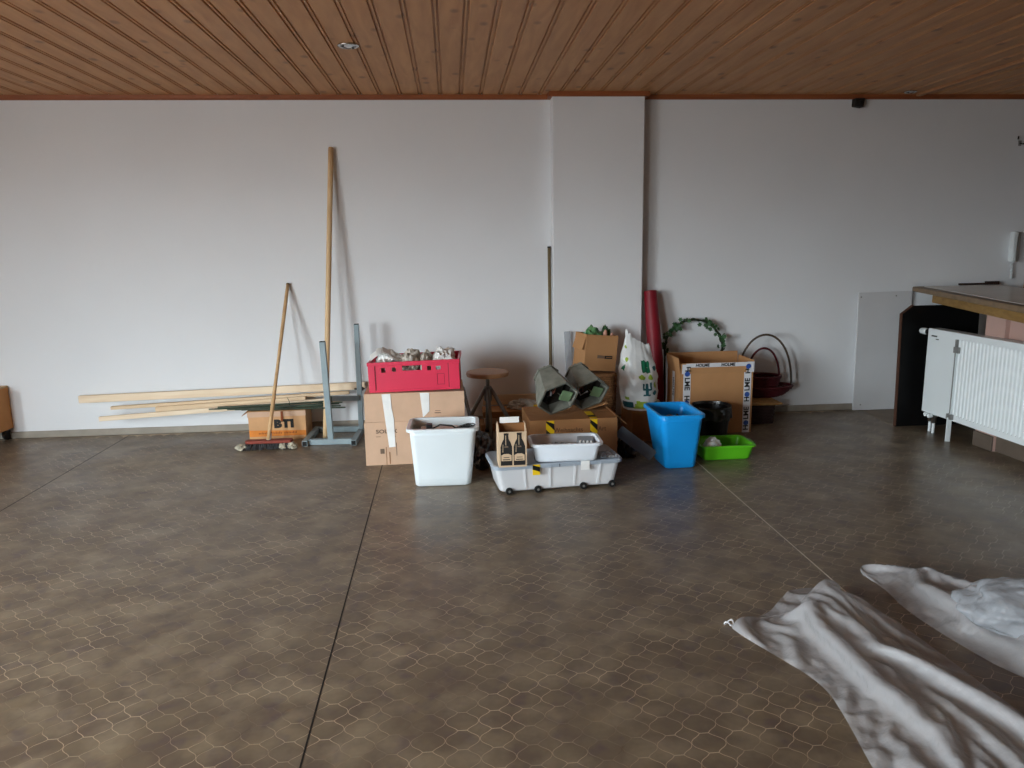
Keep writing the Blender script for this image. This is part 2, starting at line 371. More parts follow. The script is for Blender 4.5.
# ================================================================== THE ROOM
XL, XR, YB, YF, HC = -4.6, 6.0, -2.4, 5.72, 2.46
floor = struct(obj('floor', B().b2(XL, XR, YB, YF, -0.12, -0.0014), M['floor']))
A_, B_ = 0.0977, 0.0835; NX, NY = -0.056, 1.7955                  # lattice of the lantern-shaped floor pieces
def bez(p0, p1, p2, p3, n):
    out = []
    for i in range(n):
        t = i / n; u = 1 - t
        out.append(tuple(u**3 * p0[k] + 3 * u * u * t * p1[k] + 3 * u * t * t * p2[k] + t**3 * p3[k] for k in (0, 1)))
    return out
def outline(big):
    a, b, s = A_ / 2, B_ / 2, 0.135 * A_
    N, S = (-a, 0), (-s, b)
    q = bez(N, (-a + .01 * A_, .50 * b), (-s - .10 * A_, .58 * b), S, 6)         # node -> flat joint of a big piece
    if big:
        up = q + [S]
        return up + [(-x, y) for x, y in reversed(up)][:-1] + [(a, 0)] + [(-x, -y) for x, y in up[1:]] + [(x, -y) for x, y in reversed(up)][:-1]
    up = [(x + a, y) for x, y in q] + [(a - s, b)]                                    # same curve seen from the node
    low = [(x, y - b) for x, y in up]                                                 # from the lower tip to the right end
    right = low + [(x, -y) for x, y in reversed(low)][1:]
    return right + [(-x, y) for x, y in reversed(right)][1:-1]
def clean(p):
    o = []
    for q in p:
        if not o or (abs(q[0] - o[-1][0]) + abs(q[1] - o[-1][1])) > 1e-5: o.append(q)
    if abs(o[0][0] - o[-1][0]) + abs(o[0][1] - o[-1][1]) < 1e-5: o.pop()
    return o
def inset(p, k):
    w_ = max(x for x, y in p); h_ = max(y for x, y in p)
    return [(x * (w_ - k) / w_, y * (h_ - k) / h_) for x, y in p]
OUT = {1: inset(clean(outline(True)), 0.0015), 0: inset(clean(outline(False)), 0.0015)}
inv = CAM.inverted()
def px(p):
    q = inv @ Vector(p); 
    return (512 + 740 * q.x / -q.z, 384 - 740 * q.y / -q.z) if q.z < -0.05 else (-9e3, -9e3)
cells = []
for i in range(-47, 42):
    for j in range(-14, 48):
        for big in (1, 0):
            x = NX + (i + (0.5 if big else 0)) * A_; y = NY + (j + (0 if big else 0.5)) * B_
            if XL + .06 < x < 3.44 and 0.65 < y < YF - .05: cells.append((x, y, big))
def shown(c):
    u, v = px((c[0], c[1], 0)); return 6 < u < 1018 and 6 < v < 762 and not (c[0] > 0.95 and c[1] < 2.75)
vis = sorted([c for c in cells if shown(c)], key=lambda c: (c[0]**2 + c[1]**2 + 1.37**2) - 0.06 * c[2])[:300]
vset = set(vis)
tile_me = {k: mesh('tile', B().prism(OUT[k], -0.0014, 0.0), M['floor']) for k in (0, 1)}
for x, y, k in vis:
    t = bpy.data.objects.new('tile', tile_me[k]); C.objects.link(t); t.parent = floor; t.location = (x, y, 0)
rest = B()
for c in cells:
    if c in vset: continue
    x, y, k = c
    p = OUT[k]; n = len(p)
    rest.add([(x + a, y + b, 0) for a, b in p] + [(x + a, y + b, -0.0014) for a, b in p],
             [tuple(range(n))] + [(q, n + q, n + (q + 1) % n, (q + 1) % n) for q in range(n)])
me = bpy.data.meshes.new('tile_field'); me.from_pydata(rest.v, [], rest.f); me.materials.append(M['floor'])
o = bpy.data.objects.new('tile_field', me); C.objects.link(o); o.parent = floor; o['kind'] = 'stuff'
obj('grout_bed', B().b2(XL + .01, 3.43, 0.62, YF - .02, -0.0014, -0.0003), M['grout'], floor)
for sx_, wd, mm in ((-2.476, .005, 'seam_dark'), (-0.461, .0055, 'seam_dark'), (1.523, .0045, 'seam_light')):
    sk = .0112 if abs(sx_ + .461) < .01 else 0.0                     # the middle joint runs slightly askew
    xn, xf_ = sx_ - sk * (0.65 - 3.25), sx_ - sk * (YF - .03 - 3.25)
    obj('floor_seam', B().prism([(xn - wd / 2, .65), (xn + wd / 2, .65), (xf_ + wd / 2, YF - .03), (xf_ - wd / 2, YF - .03)], -0.001, 0.0004), M[mm], floor)

struct(obj('wall_back', B().b2(XL, XR, YF, YF + .12, -0.12, 2.6), M['wall']))
struct(obj('wall_pillar', B().b2(0.772, 1.454, 5.60, YF, 0, HC), M['wall'], bevel=.004))
wl = struct(obj('wall_left', B().holes(8.12, 2.72, .12, [(-2.45, -.25, .42, 2.32)]).xf(Matrix.Translation((XL, 1.66, -0.12)) @ Matrix.Rotation(R_(90), 4, 'Z')), M['wall']))
struct(obj('wall_right', B().b2(XR, XR + .12, YB, YF, -0.12, 2.6), M['wall_unseen']))
struct(obj('wall_rear', B().holes(XR - XL, 2.72, .12, [(-5.0, -4.0, .32, 2.42)]).xf(Matrix.Translation(((XR + XL) / 2, YB - .12, -0.12))), M['wall_unseen']))
def window(name, w_, h_, M4, nx):
    b = B(); t = .05
    for x0, x1, z0, z1 in ((-w_/2, w_/2, 0, t), (-w_/2, w_/2, h_ - t, h_), (-w_/2, -w_/2 + t, t, h_ - t), (w_/2 - t, w_/2, t, h_ - t)):
        b.b2(x0, x1, -.03, .03, z0, z1)
    for k in range(1, nx): b.b2(-w_/2 + k * w_ / nx - .025, -w_/2 + k * w_ / nx + .025, -.03, .03, t, h_ - t)
    e = bpy.data.objects.new(name, None); C.objects.link(e); e['kind'] = 'structure'
    obj('window_frame', b.xf(M4), M['frame'], e)
    for k in range(nx):
        x0 = -w_/2 + k * w_ / nx + .027; x1 = x0 + w_ / nx - .054
        obj('pane', B().b2(x0, x1, -.004, .004, t + .002, h_ - t - .002).xf(M4), M['glass'], e)
window('window_1', 2.198, 1.898, Matrix.Translation((XL - .06, 0.31, 0.301)) @ Matrix.Rotation(R_(90), 4, 'Z'), 2)
window('window_fill', .998, 2.098, Matrix.Translation((-3.8, YB - .06, 0.201)), 1)  # added unseen window, lifts the dim fronts of bins and boxes

# ceiling boards: each with a broad face, a bead and two grooves
ceiling = struct(obj('ceiling', B().b2(XL, XR, YB, YF, HC + .014, 2.6), M['ceil_back']))
PW = 0.1448
prof = [(0, .0135), (0, 0.002), (.002, 0), (.112, 0), (.114, .010), (.1215, .010), (.1235, .001), (.133, .001), (.135, .010), (PW, .010), (PW, .0135)]
def board_mesh(seed):
    b = B().loft([[(x, y, z) for x, z in prof] for y in (0, YF - YB - .01)])
    return mesh('ceiling_board', b, M['ceil'])
bm0 = board_mesh(0)
nb = int((XR - XL) / PW); x0 = 0.1205 - .139 - PW * int((0.12 - XL) / PW)
for k in range(nb + 1):
    x = x0 + k * PW
    if x < XL + .002 or x + PW > XR: continue
    o = bpy.data.objects.new('ceiling_board', bm0); C.objects.link(o); o.parent = ceiling
    o.location = (x, YB + .005, HC + .0015 * (k % 3 == 0)); 
def trim(name, pts, m='trim'): return struct(obj(name, B().prism(pts, 0, 1), M[m]))
def cornice(name, x0_, x1_, y):
    b = B().loft([[(x, y - d, z) for d, z in ((0, 2.428), (.012, 2.428), (.02, 2.436), (.03, 2.46), (0, 2.46))] for x in (x0_, x1_)])
    return struct(obj(name, b, M['trim']))
cornice('trim_1', XL, 0.772, YF); cornice('trim_2', 0.742, 1.484, 5.60); cornice('trim_3', 1.454, XR, YF)
struct(obj('trim_4', B().b2(.744, .772, 5.58, YF - .03, 2.428, 2.46), M['trim'])); struct(obj('trim_5', B().b2(1.454, 1.482, 5.58, YF - .03, 2.428, 2.46), M['trim']))
struct(obj('trim_6', B().b2(3.585, 3.622, 2.0, YF - .031, 2.444, 2.462), M['trim_light'], bevel=.003))
def skirt(name, x0_, x1_, y0_, y1_):
    return struct(obj(name, B().b2(x0_, x1_, y0_, y1_, 0, .10 if 'low' in name else .052), M['skirt_dark' if 'low' in name else 'skirt'], bevel=.004))
skirt('baseboard_back', XL, .76, YF - .012, YF); skirt('baseboard_pillar', .76, 1.466, 5.588, 5.60)
skirt('baseboard_back_right', 1.466, XR, YF - .012, YF)
skirt('baseboard_pillar_left', .76, .772, 5.60, 5.708); skirt('baseboard_pillar_right', 1.454, 1.466, 5.60, 5.708)

# low wall under the bar counter
lw = struct(obj('wall_low', B().b2(3.52, 3.63, 0.4, 4.40, 0, .90).b2(3.49, 3.64, 4.40, 4.575, 0, .90), M['pink']))
skirt('baseboard_low', 3.505, 3.52, 0.4, 4.40); skirt('baseboard_low_end', 3.475, 3.49, 4.40, 4.575)

# ================================================================== BAR COUNTER AND RADIATOR
ct = thing('bar_counter', 'worn bar counter with pale worktop and yellowish beam above the radiator', 'counter')
d = Vector((-.289, -.957)); Aa = Vector((3.685, 5.71)); Bb = Vector((4.42, 5.71)); L_ = 2.45
def rounded(pts, r, n=5):
    o = []
    for i, p in enumerate(pts):
        a = (pts[i - 1] - p).normalized(); b = (pts[(i + 1) % len(pts)] - p).normalized()
        for k in range(n + 1):
            t = k / n; q = p + a * r * (1 - t) ** 2 + b * r * t ** 2
            o.append((q.x, q.y))
    return o
poly = [Aa, Aa + d * L_, Bb + d * L_, Bb]
obj('counter_edge', B().prism(rounded(poly, .05), .962, .998), M['counter_edge'], ct, bevel=.006)
ins = [Aa + Vector((.07, -.05)), Aa + d * (L_ - .05) + Vector((.06, 0)), Bb + d * (L_ - .05) - Vector((.04, 0)), Bb + Vector((-.04, -.05))]
obj('worktop', B().prism(rounded(ins, .03), .996, 1.001), M['counter_top'], ct)
for off, t0 in ((.05, .46), (.55, .3)):
    s0 = Aa + d * t0 + Vector((off, 0)); s1 = Aa + d * (L_ - .03) + Vector((off, 0))
    obj('beam', B().bar((s0.x, s0.y, .933), (s1.x, s1.y, .933), .05, .058), M['beam'], ct, bevel=.003)
obj('leg', B().b2(4.16, 4.20, 5.30, 5.34, 0, .904), M['beam'], ct)

bp_ = thing('laminate_board', 'tall black laminated board with brown edge standing under the bar counter', 'board', (3.268, 5.12, 0), (R_(-2), 0, 0))
obj('face_panel', B().prism([(.007, 0), (.60, 0), (.60, .86), (.57, .895), (.088, .895), (.007, .835)], 0, .024, 'xz'), M['panel_black'], bp_)
obj('edge_band', B().prism([(0, 0), (.007, 0), (.007, .835), (.088, .895), (.084, .90), (0, .838)], -.001, .025, 'xz'), M['panel_edge'], bp_)
wp = thing('laminate_board', 'thin white laminated panel leaning on the wall beside the black board', 'board', (3.242, 5.662, 0.004), (R_(-1.6), 0, 0))
obj('sheet', B().prism([(0, 0), (.44, .0), (.445, .962), (.0, .955)], 0, .015, 'xz'), M['panel_white'], wp)
for sx_, sz_ in ((.018, .92), (.31, .925), (.06, .045)):
    obj('screw', B().lathe([(.006, 0), (.006, .003)], 8).xf(Matrix.Translation((sx_, 0, sz_)) @ Matrix.Rotation(R_(90), 4, 'X')), M['steel_grey'], wp)
tag(obj('pale_floor_zone', B().prism([(3.32, 5.655), (3.60, 5.65), (3.30, 5.16), (3.26, 5.2)], 0.0005, .003), M['floor_pale']),  # paler flat zone of floor below the white panel
    'pale flat offcut of flooring lying at the foot of the white panel', 'zone')

rd = thing('radiator', 'white ribbed panel radiator on floor brackets below the bar counter', 'radiator')
y1, y0_ = 5.02, 3.10
n = 0; ys = []
pts = [(y1, 0)]
y = y1 - .33; pts.append((y, 0))
while y > y0_ + .06:
    pts += [(y - .006, .007), (y - .012, .007), (y - .018, 0), (y - .0335, 0)]; y -= .0335
pts.append((y0_, 0))
b = B()
vsx = []
for (yy, dx) in pts:
    vsx += [(3.40 + (0 if abs(z - .14) < .001 or abs(z - .74) < .001 else 0), yy, z) if z in (.14, .74) else (3.40 + dx, yy, z) for z in (.14, .175, .185, .695, .705, .74)]
    vv = vsx[-6:]; vsx[-5] = (3.40, yy, .175); vsx[-2] = (3.40, yy, .705)
fs = []
for i in range(len(pts) - 1):
    for j in range(5): fs.append((i * 6 + j, i * 6 + j + 1, (i + 1) * 6 + j + 1, (i + 1) * 6 + j))
b.add(vsx, fs)
obj('front_panel', b, M['radiator'], rd, solid=.002)
obj('back_panel', B().b2(3.485, 3.487, y0_, y1, .14, .74).b2(3.42, 3.48, y0_ + .03, y1 - .03, .17, .71), M['radiator'], rd)
obj('side_cover', B().b2(3.40, 3.487, y1, y1 + .002, .14, .742), M['radiator'], rd)
g = B().b2(3.398, 3.488, y0_, y1, .740, .744)
obj('top_cover', g, M['radiator'], rd, bevel=.0015)
th = obj('thermostat', B().tube([(3.415, y1 + .03, .715), (3.415, y1 + .06, .715), (3.415, y1 + .10, .715)], [.020, .024, .021], 16), M['radiator'], rd, smooth=False)
obj('collar', B().tube([(3.415, y1 + .004, .715), (3.415, y1 + .03, .715)], .0225, 16), M['rubber'], th)
obj('vent_mark', B().b2(3.3965, 3.3985, 4.92, 4.98, .69, .70).b2(3.3965, 3.3985, 4.90, 4.93, .672, .678), M['rubber'], rd)
for yy, xx in ((4.955, 3.425), (4.90, 3.415)):
    p_ = obj('pipe', B().tube([(xx, yy, 0), (xx, yy, .16)], .010, 10), M['radiator'], rd)
    obj('valve', B().tube([(xx, yy, .075), (xx, yy, .13)], .017, 8).tube([(xx - .03, yy, .125), (xx + .02, yy, .125)], .013, 8), M['chrome'], p_)
    obj('valve_cap', B().tube([(xx - .045, yy, .128), (xx - .02, yy, .128)], .015, 10), M['radiator'], p_)
for yy in (4.70, 3.96):
    br = obj('floor_bracket', B().bar((3.366, yy - .03, 0), (3.388, yy, .16), .034, .006, up=(0, 1, 0)).b2(3.388, 3.396, yy - .006, yy + .006, .15, .70), M['radiator'], rd)
    obj('clamp', B().b2(3.378, 3.399, yy - .03, yy + .012, .61, .65).b2(3.384, 3.399, yy - .008, yy + .008, .65, .70), M['steel_grey'], br)
    obj('clamp', B().b2(3.378, 3.399, yy - .025, yy + .025, .15, .185), M['steel_grey'], br)
    obj('dark_strip', B().b2(3.384, 3.388, yy - .003, yy + .004, .19, .61), M['steel_grey'], br)

ic = thing('intercom_handset', 'white wall intercom handset with coiled cord above the counter', 'intercom', (4.525, YF, 1.18))
obj('base_plate', B().b2(-.035, .04, -.025, 0, 0, .235), M['radiator'], ic, bevel=.008)
obj('handset', B().prism([(-.052, .0), (-.012, .0), (-.016, .04), (-.016, .19), (-.006, .235), (-.05, .24), (-.056, .18), (-.048, .05)], -.07, -.027, 'xz'), M['radiator'], ic, bevel=.008)
cord = []
for k in range(90):
    t = k / 89; a = t * 14 * 2 * PI
    cord.append((-.02 + .008 * math.cos(a) + .01 * math.sin(t * PI), -.03 + .008 * math.sin(a), -.01 - .12 * math.sin(t * PI) + .0 * t))
obj('coiled_cord', B().tube(cord, .0025, 5), M['radiator'], ic)
wh = thing('wall_hook', 'small dark wire hook high on the wall above the intercom', 'hook', (4.49, YF, 2.10))
obj('plate', B().b2(-.012, .012, -.006, 0, -.02, .02), M['steel_grey'], wh)
obj('hook', B().tube([(0, -.006, 0), (0, -.04, -.012), (.012, -.05, .01), (.02, -.04, .035)], .005, 6).tube([(-.02, -.006, .03), (-.03, -.02, .05)], .005, 6), M['ink'], wh)
tag(obj('cable_cover', B().prism([(4.08, 5.69), (4.40, 5.665), (4.41, 5.70), (4.08, 5.705)], 1.002, 1.016).prism([(4.30, 5.67), (4.40, 5.668), (4.40, 5.70), (4.30, 5.70)], 1.016, 1.028), M['wicker_dark']),
    'flat dark strip lying at the back of the counter against the wall', 'strip')
tag(obj('brown_board', B().b2(4.635, 5.0, YF - .05, YF - .02, 0, 1.16), M['trim_light'], bevel=.003), 'pale wooden board standing upright behind the counter below the intercom', 'board')
ms = thing('motion_sensor', 'small black box sensor fixed under the ceiling trim', 'sensor', (3.13, YF, 2.362))
obj('housing', B().prism([(-.038, .01), (.03, 0), (.038, .066), (-.038, .066)], -.06, 0, 'xz'), M['ink'], ms, bevel=.005)
obj('lens', B().lathe([(.016, 0), (.012, .008), (.004, .011)], 12).xf(Matrix.Translation((0, -.06, .035)) @ Matrix.Rotation(R_(90), 4, 'X')), M['rubber'], ms)
def spot(label, x, y, r):
    t = thing('recessed_spotlight', label, 'spotlight', (x, y, HC), group='ceiling spotlights')
    obj('ring', B().lathe([(r, 0), (r, -.006), (r * .8, -.010), (r * .72, -.004), (r * .72, 0)], 24), M['chrome'], t, smooth=True)
    obj('lens', B().lathe([(r * .70, -.002), (r * .45, -.006), (r * .15, -.012)], 20), M['chrome'], t)
    for a in (.8, 3.6): obj('spring_clip', B().box((r * .55 * math.cos(a), r * .55 * math.sin(a), -.009), (.012, .012, .006)), M['ink'], t)
spot('round chrome spotlight recessed in the boards above the tall pole', -.519, 4.36, .058)
spot('small chrome spotlight near the pale ceiling strip by the wall', 3.47, 5.58, .045)

# ================================================================== BUILDERS FOR THE STORED THINGS
def tub(t, w0, d0, w1, d1, h, r, m, th=.004, lip=.014, drop=.016, rim_name='rim', sh=(0, 0)):
    """open moulded bin: body with inner and outer skin, and an outward rim"""
    b = B(); n = 8
    lo = []
    lo.append(rr(w0 - .02, d0 - .02, r * .8, 0, cx=0, cy=0)); 
    for k in range(n + 1):
        f = k / n; lo.append(rr(w0 + (w1 - w0) * f, d0 + (d1 - d0) * f, r, .008 + (h - .008) * f, cx=sh[0] * f, cy=sh[1] * f))
    for k in range(n, -1, -1):
        f = k / n; lo.append(rr(w0 + (w1 - w0) * f - 2 * th, d0 + (d1 - d0) * f - 2 * th, r - th * .5, .012 + (h - .012) * f, cx=sh[0] * f, cy=sh[1] * f))
    b.loft(lo)
    o = obj('body', b, m, t, smooth=False, bevel=0)
    for p in o.data.polygons: p.use_smooth = len(p.vertices) == 4
    rm = B(); c = dict(cx=sh[0], cy=sh[1])
    rm.loft([rr(w1 - 2 * th, d1 - 2 * th, r, h - .002, **c), rr(w1 - 2 * th, d1 - 2 * th, r, h + .003, **c), rr(w1 + 2 * lip - .004, d1 + 2 * lip - .004, r + lip, h + .003, **c),
             rr(w1 + 2 * lip, d1 + 2 * lip, r + lip, h, **c), rr(w1 + 2 * lip, d1 + 2 * lip, r + lip, h - drop, **c), rr(w1 + 2 * lip - .006, d1 + 2 * lip - .006, r + lip, h - drop, **c),
             rr(w1 + 2 * lip - .006, d1 + 2 * lip - .006, r + lip, h - .004, **c), rr(w1, d1, r, h - .006, **c)], close=True)
    obj(rim_name, rm, m, t)
    return o
def carton(t, w_, d_, h_, m, th=.005, top=True, body='body'):
    b = B()
    b.b2(-w_/2, w_/2, 0, th, 0, h_).b2(-w_/2, w_/2, d_ - th, d_, 0, h_).b2(-w_/2, -w_/2 + th, th, d_ - th, 0, h_).b2(w_/2 - th, w_/2, th, d_ - th, 0, h_).b2(-w_/2 + th, w_/2 - th, th, d_ - th, 0, th)
    o = obj(body, b, m, t, merge=False)
    if top:
        for s in (0, 1):
            y0, y1 = (0.001, d_/2 - .0015) if s == 0 else (d_/2 + .0015, d_ - .001)
            obj('top_flap', B().b2(-w_/2 + .001, w_/2 - .001, y0, y1, h_, h_ + th), m, t)
    return o
def strip(pts, y, th=.0008): return B().prism(pts, y - th, y, 'xz')
FR = (R_(90), 0, 0)                                                # text facing the camera side (-Y)

# ------------------------------------------------------------------ planks, stakes and box on the left
def plank(label, p0, p1, w_, t_, m='plank', tilt=0):
    p0 = Vector(p0); p1 = Vector(p1); L = (p1 - p0).length
    t = thing('wooden_plank', label, 'plank', group='planks along the wall'); dv = (p1 - p0) / L
    a = math.atan2(dv.z, math.hypot(dv.x, dv.y)); rz = math.atan2(dv.y, dv.x)
    t.location = p0; t.rotation_euler = (tilt, -a, rz)
    # local x along the plank, broad face to -y
    obj('board', B().b2(0, L, -t_/2, t_/2, -w_/2, w_/2), M[m], t, bevel=.002)
    g = B().b2(.0, .0015, -t_/2 + .001, t_/2 - .001, -w_/2 + .001, w_/2 - .001)
    obj('end_grain', g.xf(Matrix.Translation((-.001, 0, 0))), M['plank_b'], t)
    return t
plank('longest pale plank, topmost of those leaning along the white wall', (-2.79, 5.655, .297), (-.685, 5.66, .336), .055, .03)
plank('narrow plank just under the topmost plank along the wall', (-2.55, 5.615, .232), (-.80, 5.625, .292), .024, .03, 'plank_b')
plank('short knotty plank wedged between the narrow plank and the lowest plank', (-2.215, 5.575, .220), (-1.12, 5.585, .262), .036, .026, 'plank_b')
plank('lowest pale plank, sloping up over the orange lettered cardboard box', (-2.60, 5.52, .172), (-.86, 5.54, .256), .034, .022)
rods = [((-1.80, 5.47, .228), (-.86, 5.49, .236)), ((-1.72, 5.455, .236), (-.90, 5.46, .262)), ((-1.66, 5.44, .228), (-.84, 5.43, .232)), ((-1.60, 5.425, .228), (-.95, 5.41, .246)),
        ((-1.55, 5.41, .227), (-.83, 5.455, .252)), ((-1.50, 5.395, .228), (-.80, 5.39, .226)), ((-1.74, 5.485, .238), (-.98, 5.478, .252))]
for p0, p1 in rods:
    q = [Vector(p0).lerp(Vector(p1), k / 14) for k in range(15)]
    tag(obj('garden_stake', B().tube(q, [.0065 if k % 2 else .0054 for k in range(15)], 7), M['green_rod']),
        'thin dark green ribbed garden stake lying on the orange lettered box', 'stake', 'garden stakes')
tag(obj('dry_twig', B().tube([(-1.21, 5.44, .245), (-1.213, 5.435, .28), (-1.225, 5.43, .31)], [.003, .0025, .001], 5), M['stem']), 'tiny dry twig sticking up among the green stakes', 'twig')

bx_ = thing('cardboard_box', 'worn orange printed cardboard box with black lettering behind the broom', 'box', (-1.297, 5.385, 0), (0, 0, R_(2)))
carton(bx_, .405, .29, .212, M['card_bti'])
obj('front_flap', B().b2(-.207, .207, -.006, -.001, .176, .215), M['card'], bx_)
obj('side_flap', B().box((0, 0, 0), (.055, .22, .004), Matrix.Translation((-.226, .12, .200)) @ Matrix.Rotation(R_(-32), 4, 'Y')), M['card_brown'], bx_)
obj('orange_band', strip([(-.202, .03), (.202, .03), (.202, .066), (-.202, .078)], -.0003), M['orange'], bx_)
text('lettering', 'BTI', .078, M['ink'], bx_, (.047, -.0008, .118), FR, bold=.006, sx=1.16, space=1.12)
word = B(); x = -.135
random.seed(3)
while x < .135:
    wl_ = random.choice((.008, .010, .006)); 
    if random.random() > .14: word.b2(x, x + wl_ * .7, -.0014, -.0006, .047, .047 + random.choice((.010, .010, .015)))
    x += wl_ + .0025
wo = obj('small_print', word, M['ink_red'], bx_); wo['kind'] = 'stuff'
obj('packing_tape', strip([(.028, .14), (.042, .14), (.048, .214), (.03, .214)], -.0062), M['ink_red'], bx_)

br = thing('broom', 'old broom with wooden handle and red block leaning against the white wall', 'broom', (-1.31, 5.15, 0))
obj('handle', B().tube([Vector((.0, .0, .06)).lerp(Vector((.092, .548, 1.112)), k / 10) for k in range(11)], [.0125 + .001 * math.sin(k) for k in range(11)], 12), M['broomstick'], br, smooth=True)
obj('handle_tip', B().tube([(.092, .548, 1.112), (.0932, .553, 1.122)], [.0135, .011], 12), M['olive_pole'], br)
obj('socket', B().tube([(0, 0, .05), (.006, .03, .10)], [.017, .014], 10), M['tape_white'], br)
obj('block', B().prism([(-.15, -.032), (.16, -.032), (.17, 0), (.16, .032), (-.15, .032), (-.16, 0)], .042, .064), M['broom_red'], br, bevel=.006)
bs = B(); random.seed(5)
for k in range(420):
    x = random.uniform(-.165, .17); y = random.uniform(-.035, .035)
    bs.bar((x * .92, y * .8, .044), (x * 1.04 + random.uniform(-.012, .012), y * 1.5 + random.uniform(-.01, .01), random.uniform(.001, .008)), .0035, .0035)
o = obj('bristles', bs, M['bristle'], br); o['kind'] = 'stuff'
for cx_, sx_, sd in ((-.185, .038, 2), (.165, .036, 4), (.105, .03, 6)):
    obj('dust_tuft', blob(sx_, .035, .026, sd, .35, 2.0, 3, -.75).xf(Matrix.Translation((cx_, -.02, 0))), M['fluff'], br)

pl = [Vector((-.955, 5.37, 0)).lerp(Vector((-.842, 5.695, 2.085)), k / 12) for k in range(13)]
ptop = thing('round_pole', 'tall round pale wooden pole leaning against the wall behind the steel stand', 'pole', (-.955, 5.37, 0))
obj('shaft', B().tube([p - Vector((-.955, 5.37, 0)) for p in pl], .0195, 16), M['pole'], ptop, smooth=True)
obj('rounded_tip', B().tube([pl[-1] - Vector((-.955, 5.37, 0)), pl[-1] + Vector((.0006, .0015, .012)) - Vector((-.955, 5.37, 0))], [.0195, .015], 16), M['broomstick'], ptop)

st = thing('steel_stand', 'blue-grey square tube stand with two uprights and a low base frame', 'stand', (-.90, 5.16, 0))
T = .040
def sq(name, p0, p1, parent=st, w_=T): return obj(name, B().bar(p0, p1, w_), M['steel'], parent, bevel=.003)
f1 = sq('foot', (-.165, .0, .021), (-.15, .44, .021)); f2 = sq('foot', (.178, -.02, .021), (.195, .42, .021))
for f, p in ((f1, (-.165, .0, .021)), (f2, (.178, -.02, .021))):
    obj('tube_end_shade', B().box((p[0], p[1] - .0005, p[2]), (.031, .002, .031)), M['tube_shade'], f)  # black plate paints the shaded hollow on a solid bar end
sq('cross_rail', (-.145, .05, .021), (.16, .04, .021)); sq('cross_rail', (-.13, .41, .021), (.175, .40, .021))
sq('upright', (.012, .046, .041), (-.006, .05, .735)); u2 = sq('upright', (.196, .31, .041), (.20, .315, .825), w_=.036)
sq('tie_rail', (.022, .07, .328), (.184, .28, .282), w_=.036)
obj('cap', B().box((-.006, .05, .737), (.036, .036, .004)), M['ink'], st); obj('cap', B().box((.20, .315, .827), (.032, .032, .004)), M['ink'], st)
obj('clamp_screw', B().tube([(.16, .315, .345), (.235, .315, .345)], .006, 8).tube([(.218, .315, .345), (.226, .315, .345)], .015, 8), M['ink'], u2)

# trolley at the left edge of the view
tr = thing('wooden_trolley', 'wooden box on black castors at the left end of the wall', 'trolley', (-3.635, 5.40, 0))
for k in range(4):
    obj('side_board', B().b2(-.30, .30, 0, .02, .085 + k * .079, .16 + k * .079), M[('beam', 'card_orange', 'card_orange', 'broomstick')[k]], tr, bevel=.002)
for x in (-.30, .30): obj('end_board', B().b2(x - .012 if x < 0 else x - .008, x + .008 if x < 0 else x + .012, .021, .34, .085, .395), M['card_orange'], tr)
obj('base', B().b2(-.295, .285, .022, .338, .075, .10), M['beam'], tr); obj('lid', B().b2(-.312, .312, -.004, .345, .396, .408), M['broomstick'], tr, bevel=.003)
for x in (-.25, .275):
    for y in (.045, .29):
        c_ = obj('castor', B().tube([(x - .014, y, .042), (x + .014, y, .042)], .042, 20), M['rubber'], tr, bevel=.004)
        obj('fork', B().b2(x - .022, x + .022, y - .02, y + .02, .074, .086), M['steel_grey'], c_)

# ------------------------------------------------------------------ stacked boxes with the red crate
sb = thing('cardboard_box', 'large lower cardboard box with faint lettering beneath another box', 'box', (-.262, 4.637, 0), (0, 0, R_(1.0)))
carton(sb, .632, .43, .277, M['card'])
text('lettering', 'SOLAX', .034, M['ink_faint'], sb, (-.178, -.001, .22), FR, bold=.001, sx=1.25)
obj('small_print', B().b2(-.245, -.215, -.001, -.0002, .186, .189).b2(-.145, -.12, -.001, -.0002, .186, .189), M['ink_faint'], sb)['kind'] = 'stuff'
obj('printed_mark', B().b2(-.222, -.196, -.001, -.0002, .075, .107), M['ink_faint'], sb)
obj('printed_mark', B().b2(-.120, -.117, -.001, -.0002, .06, .145), M['ink'], sb)
obj('slit', B().b2(-.186, -.182, -.001, -.0002, 0, .118).b2(-.166, -.160, -.001, -.0002, .005, .085), M['card_in'], sb)
sb2 = thing('cardboard_box', 'shallow upper cardboard box carrying the red crate', 'box', (-.255, 4.637, .2835), (0, 0, R_(.6)))
carton(sb2, .632, .43, .178, M['card'])
obj('paper_strip', strip([(-.205, .18), (-.150, .18), (-.146, .09), (-.135, .02), (-.132, -.165), (-.172, -.168), (-.190, .02)], -.003, .001), M['paper'], sb2)
obj('paper_strip', strip([(.035, .18), (.094, .18), (.092, .06), (.050, .02)], -.002, .001), M['paper'], sb2)
obj('printed_mark', B().b2(.125, .165, -.001, -.0002, .045, .05).b2(.128, .162, -.001, -.0002, .06, .063), M['ink_faint'], sb2)
tag(obj('film_scrap', B().grid(lambda u, v: (.055 + .05 * u + .012 * math.sin(9 * v), 4.70 + .2 * v + .01 * math.sin(12 * u), .22 + .25 * u * 0 + .235 * (1 - u) + .01 * nz(u, v, 0, 5)), 12, 12), M['sheet2'], solid=.001, smooth=True),
    'scrap of clear packing film hanging at the right end of the stacked boxes', 'film')

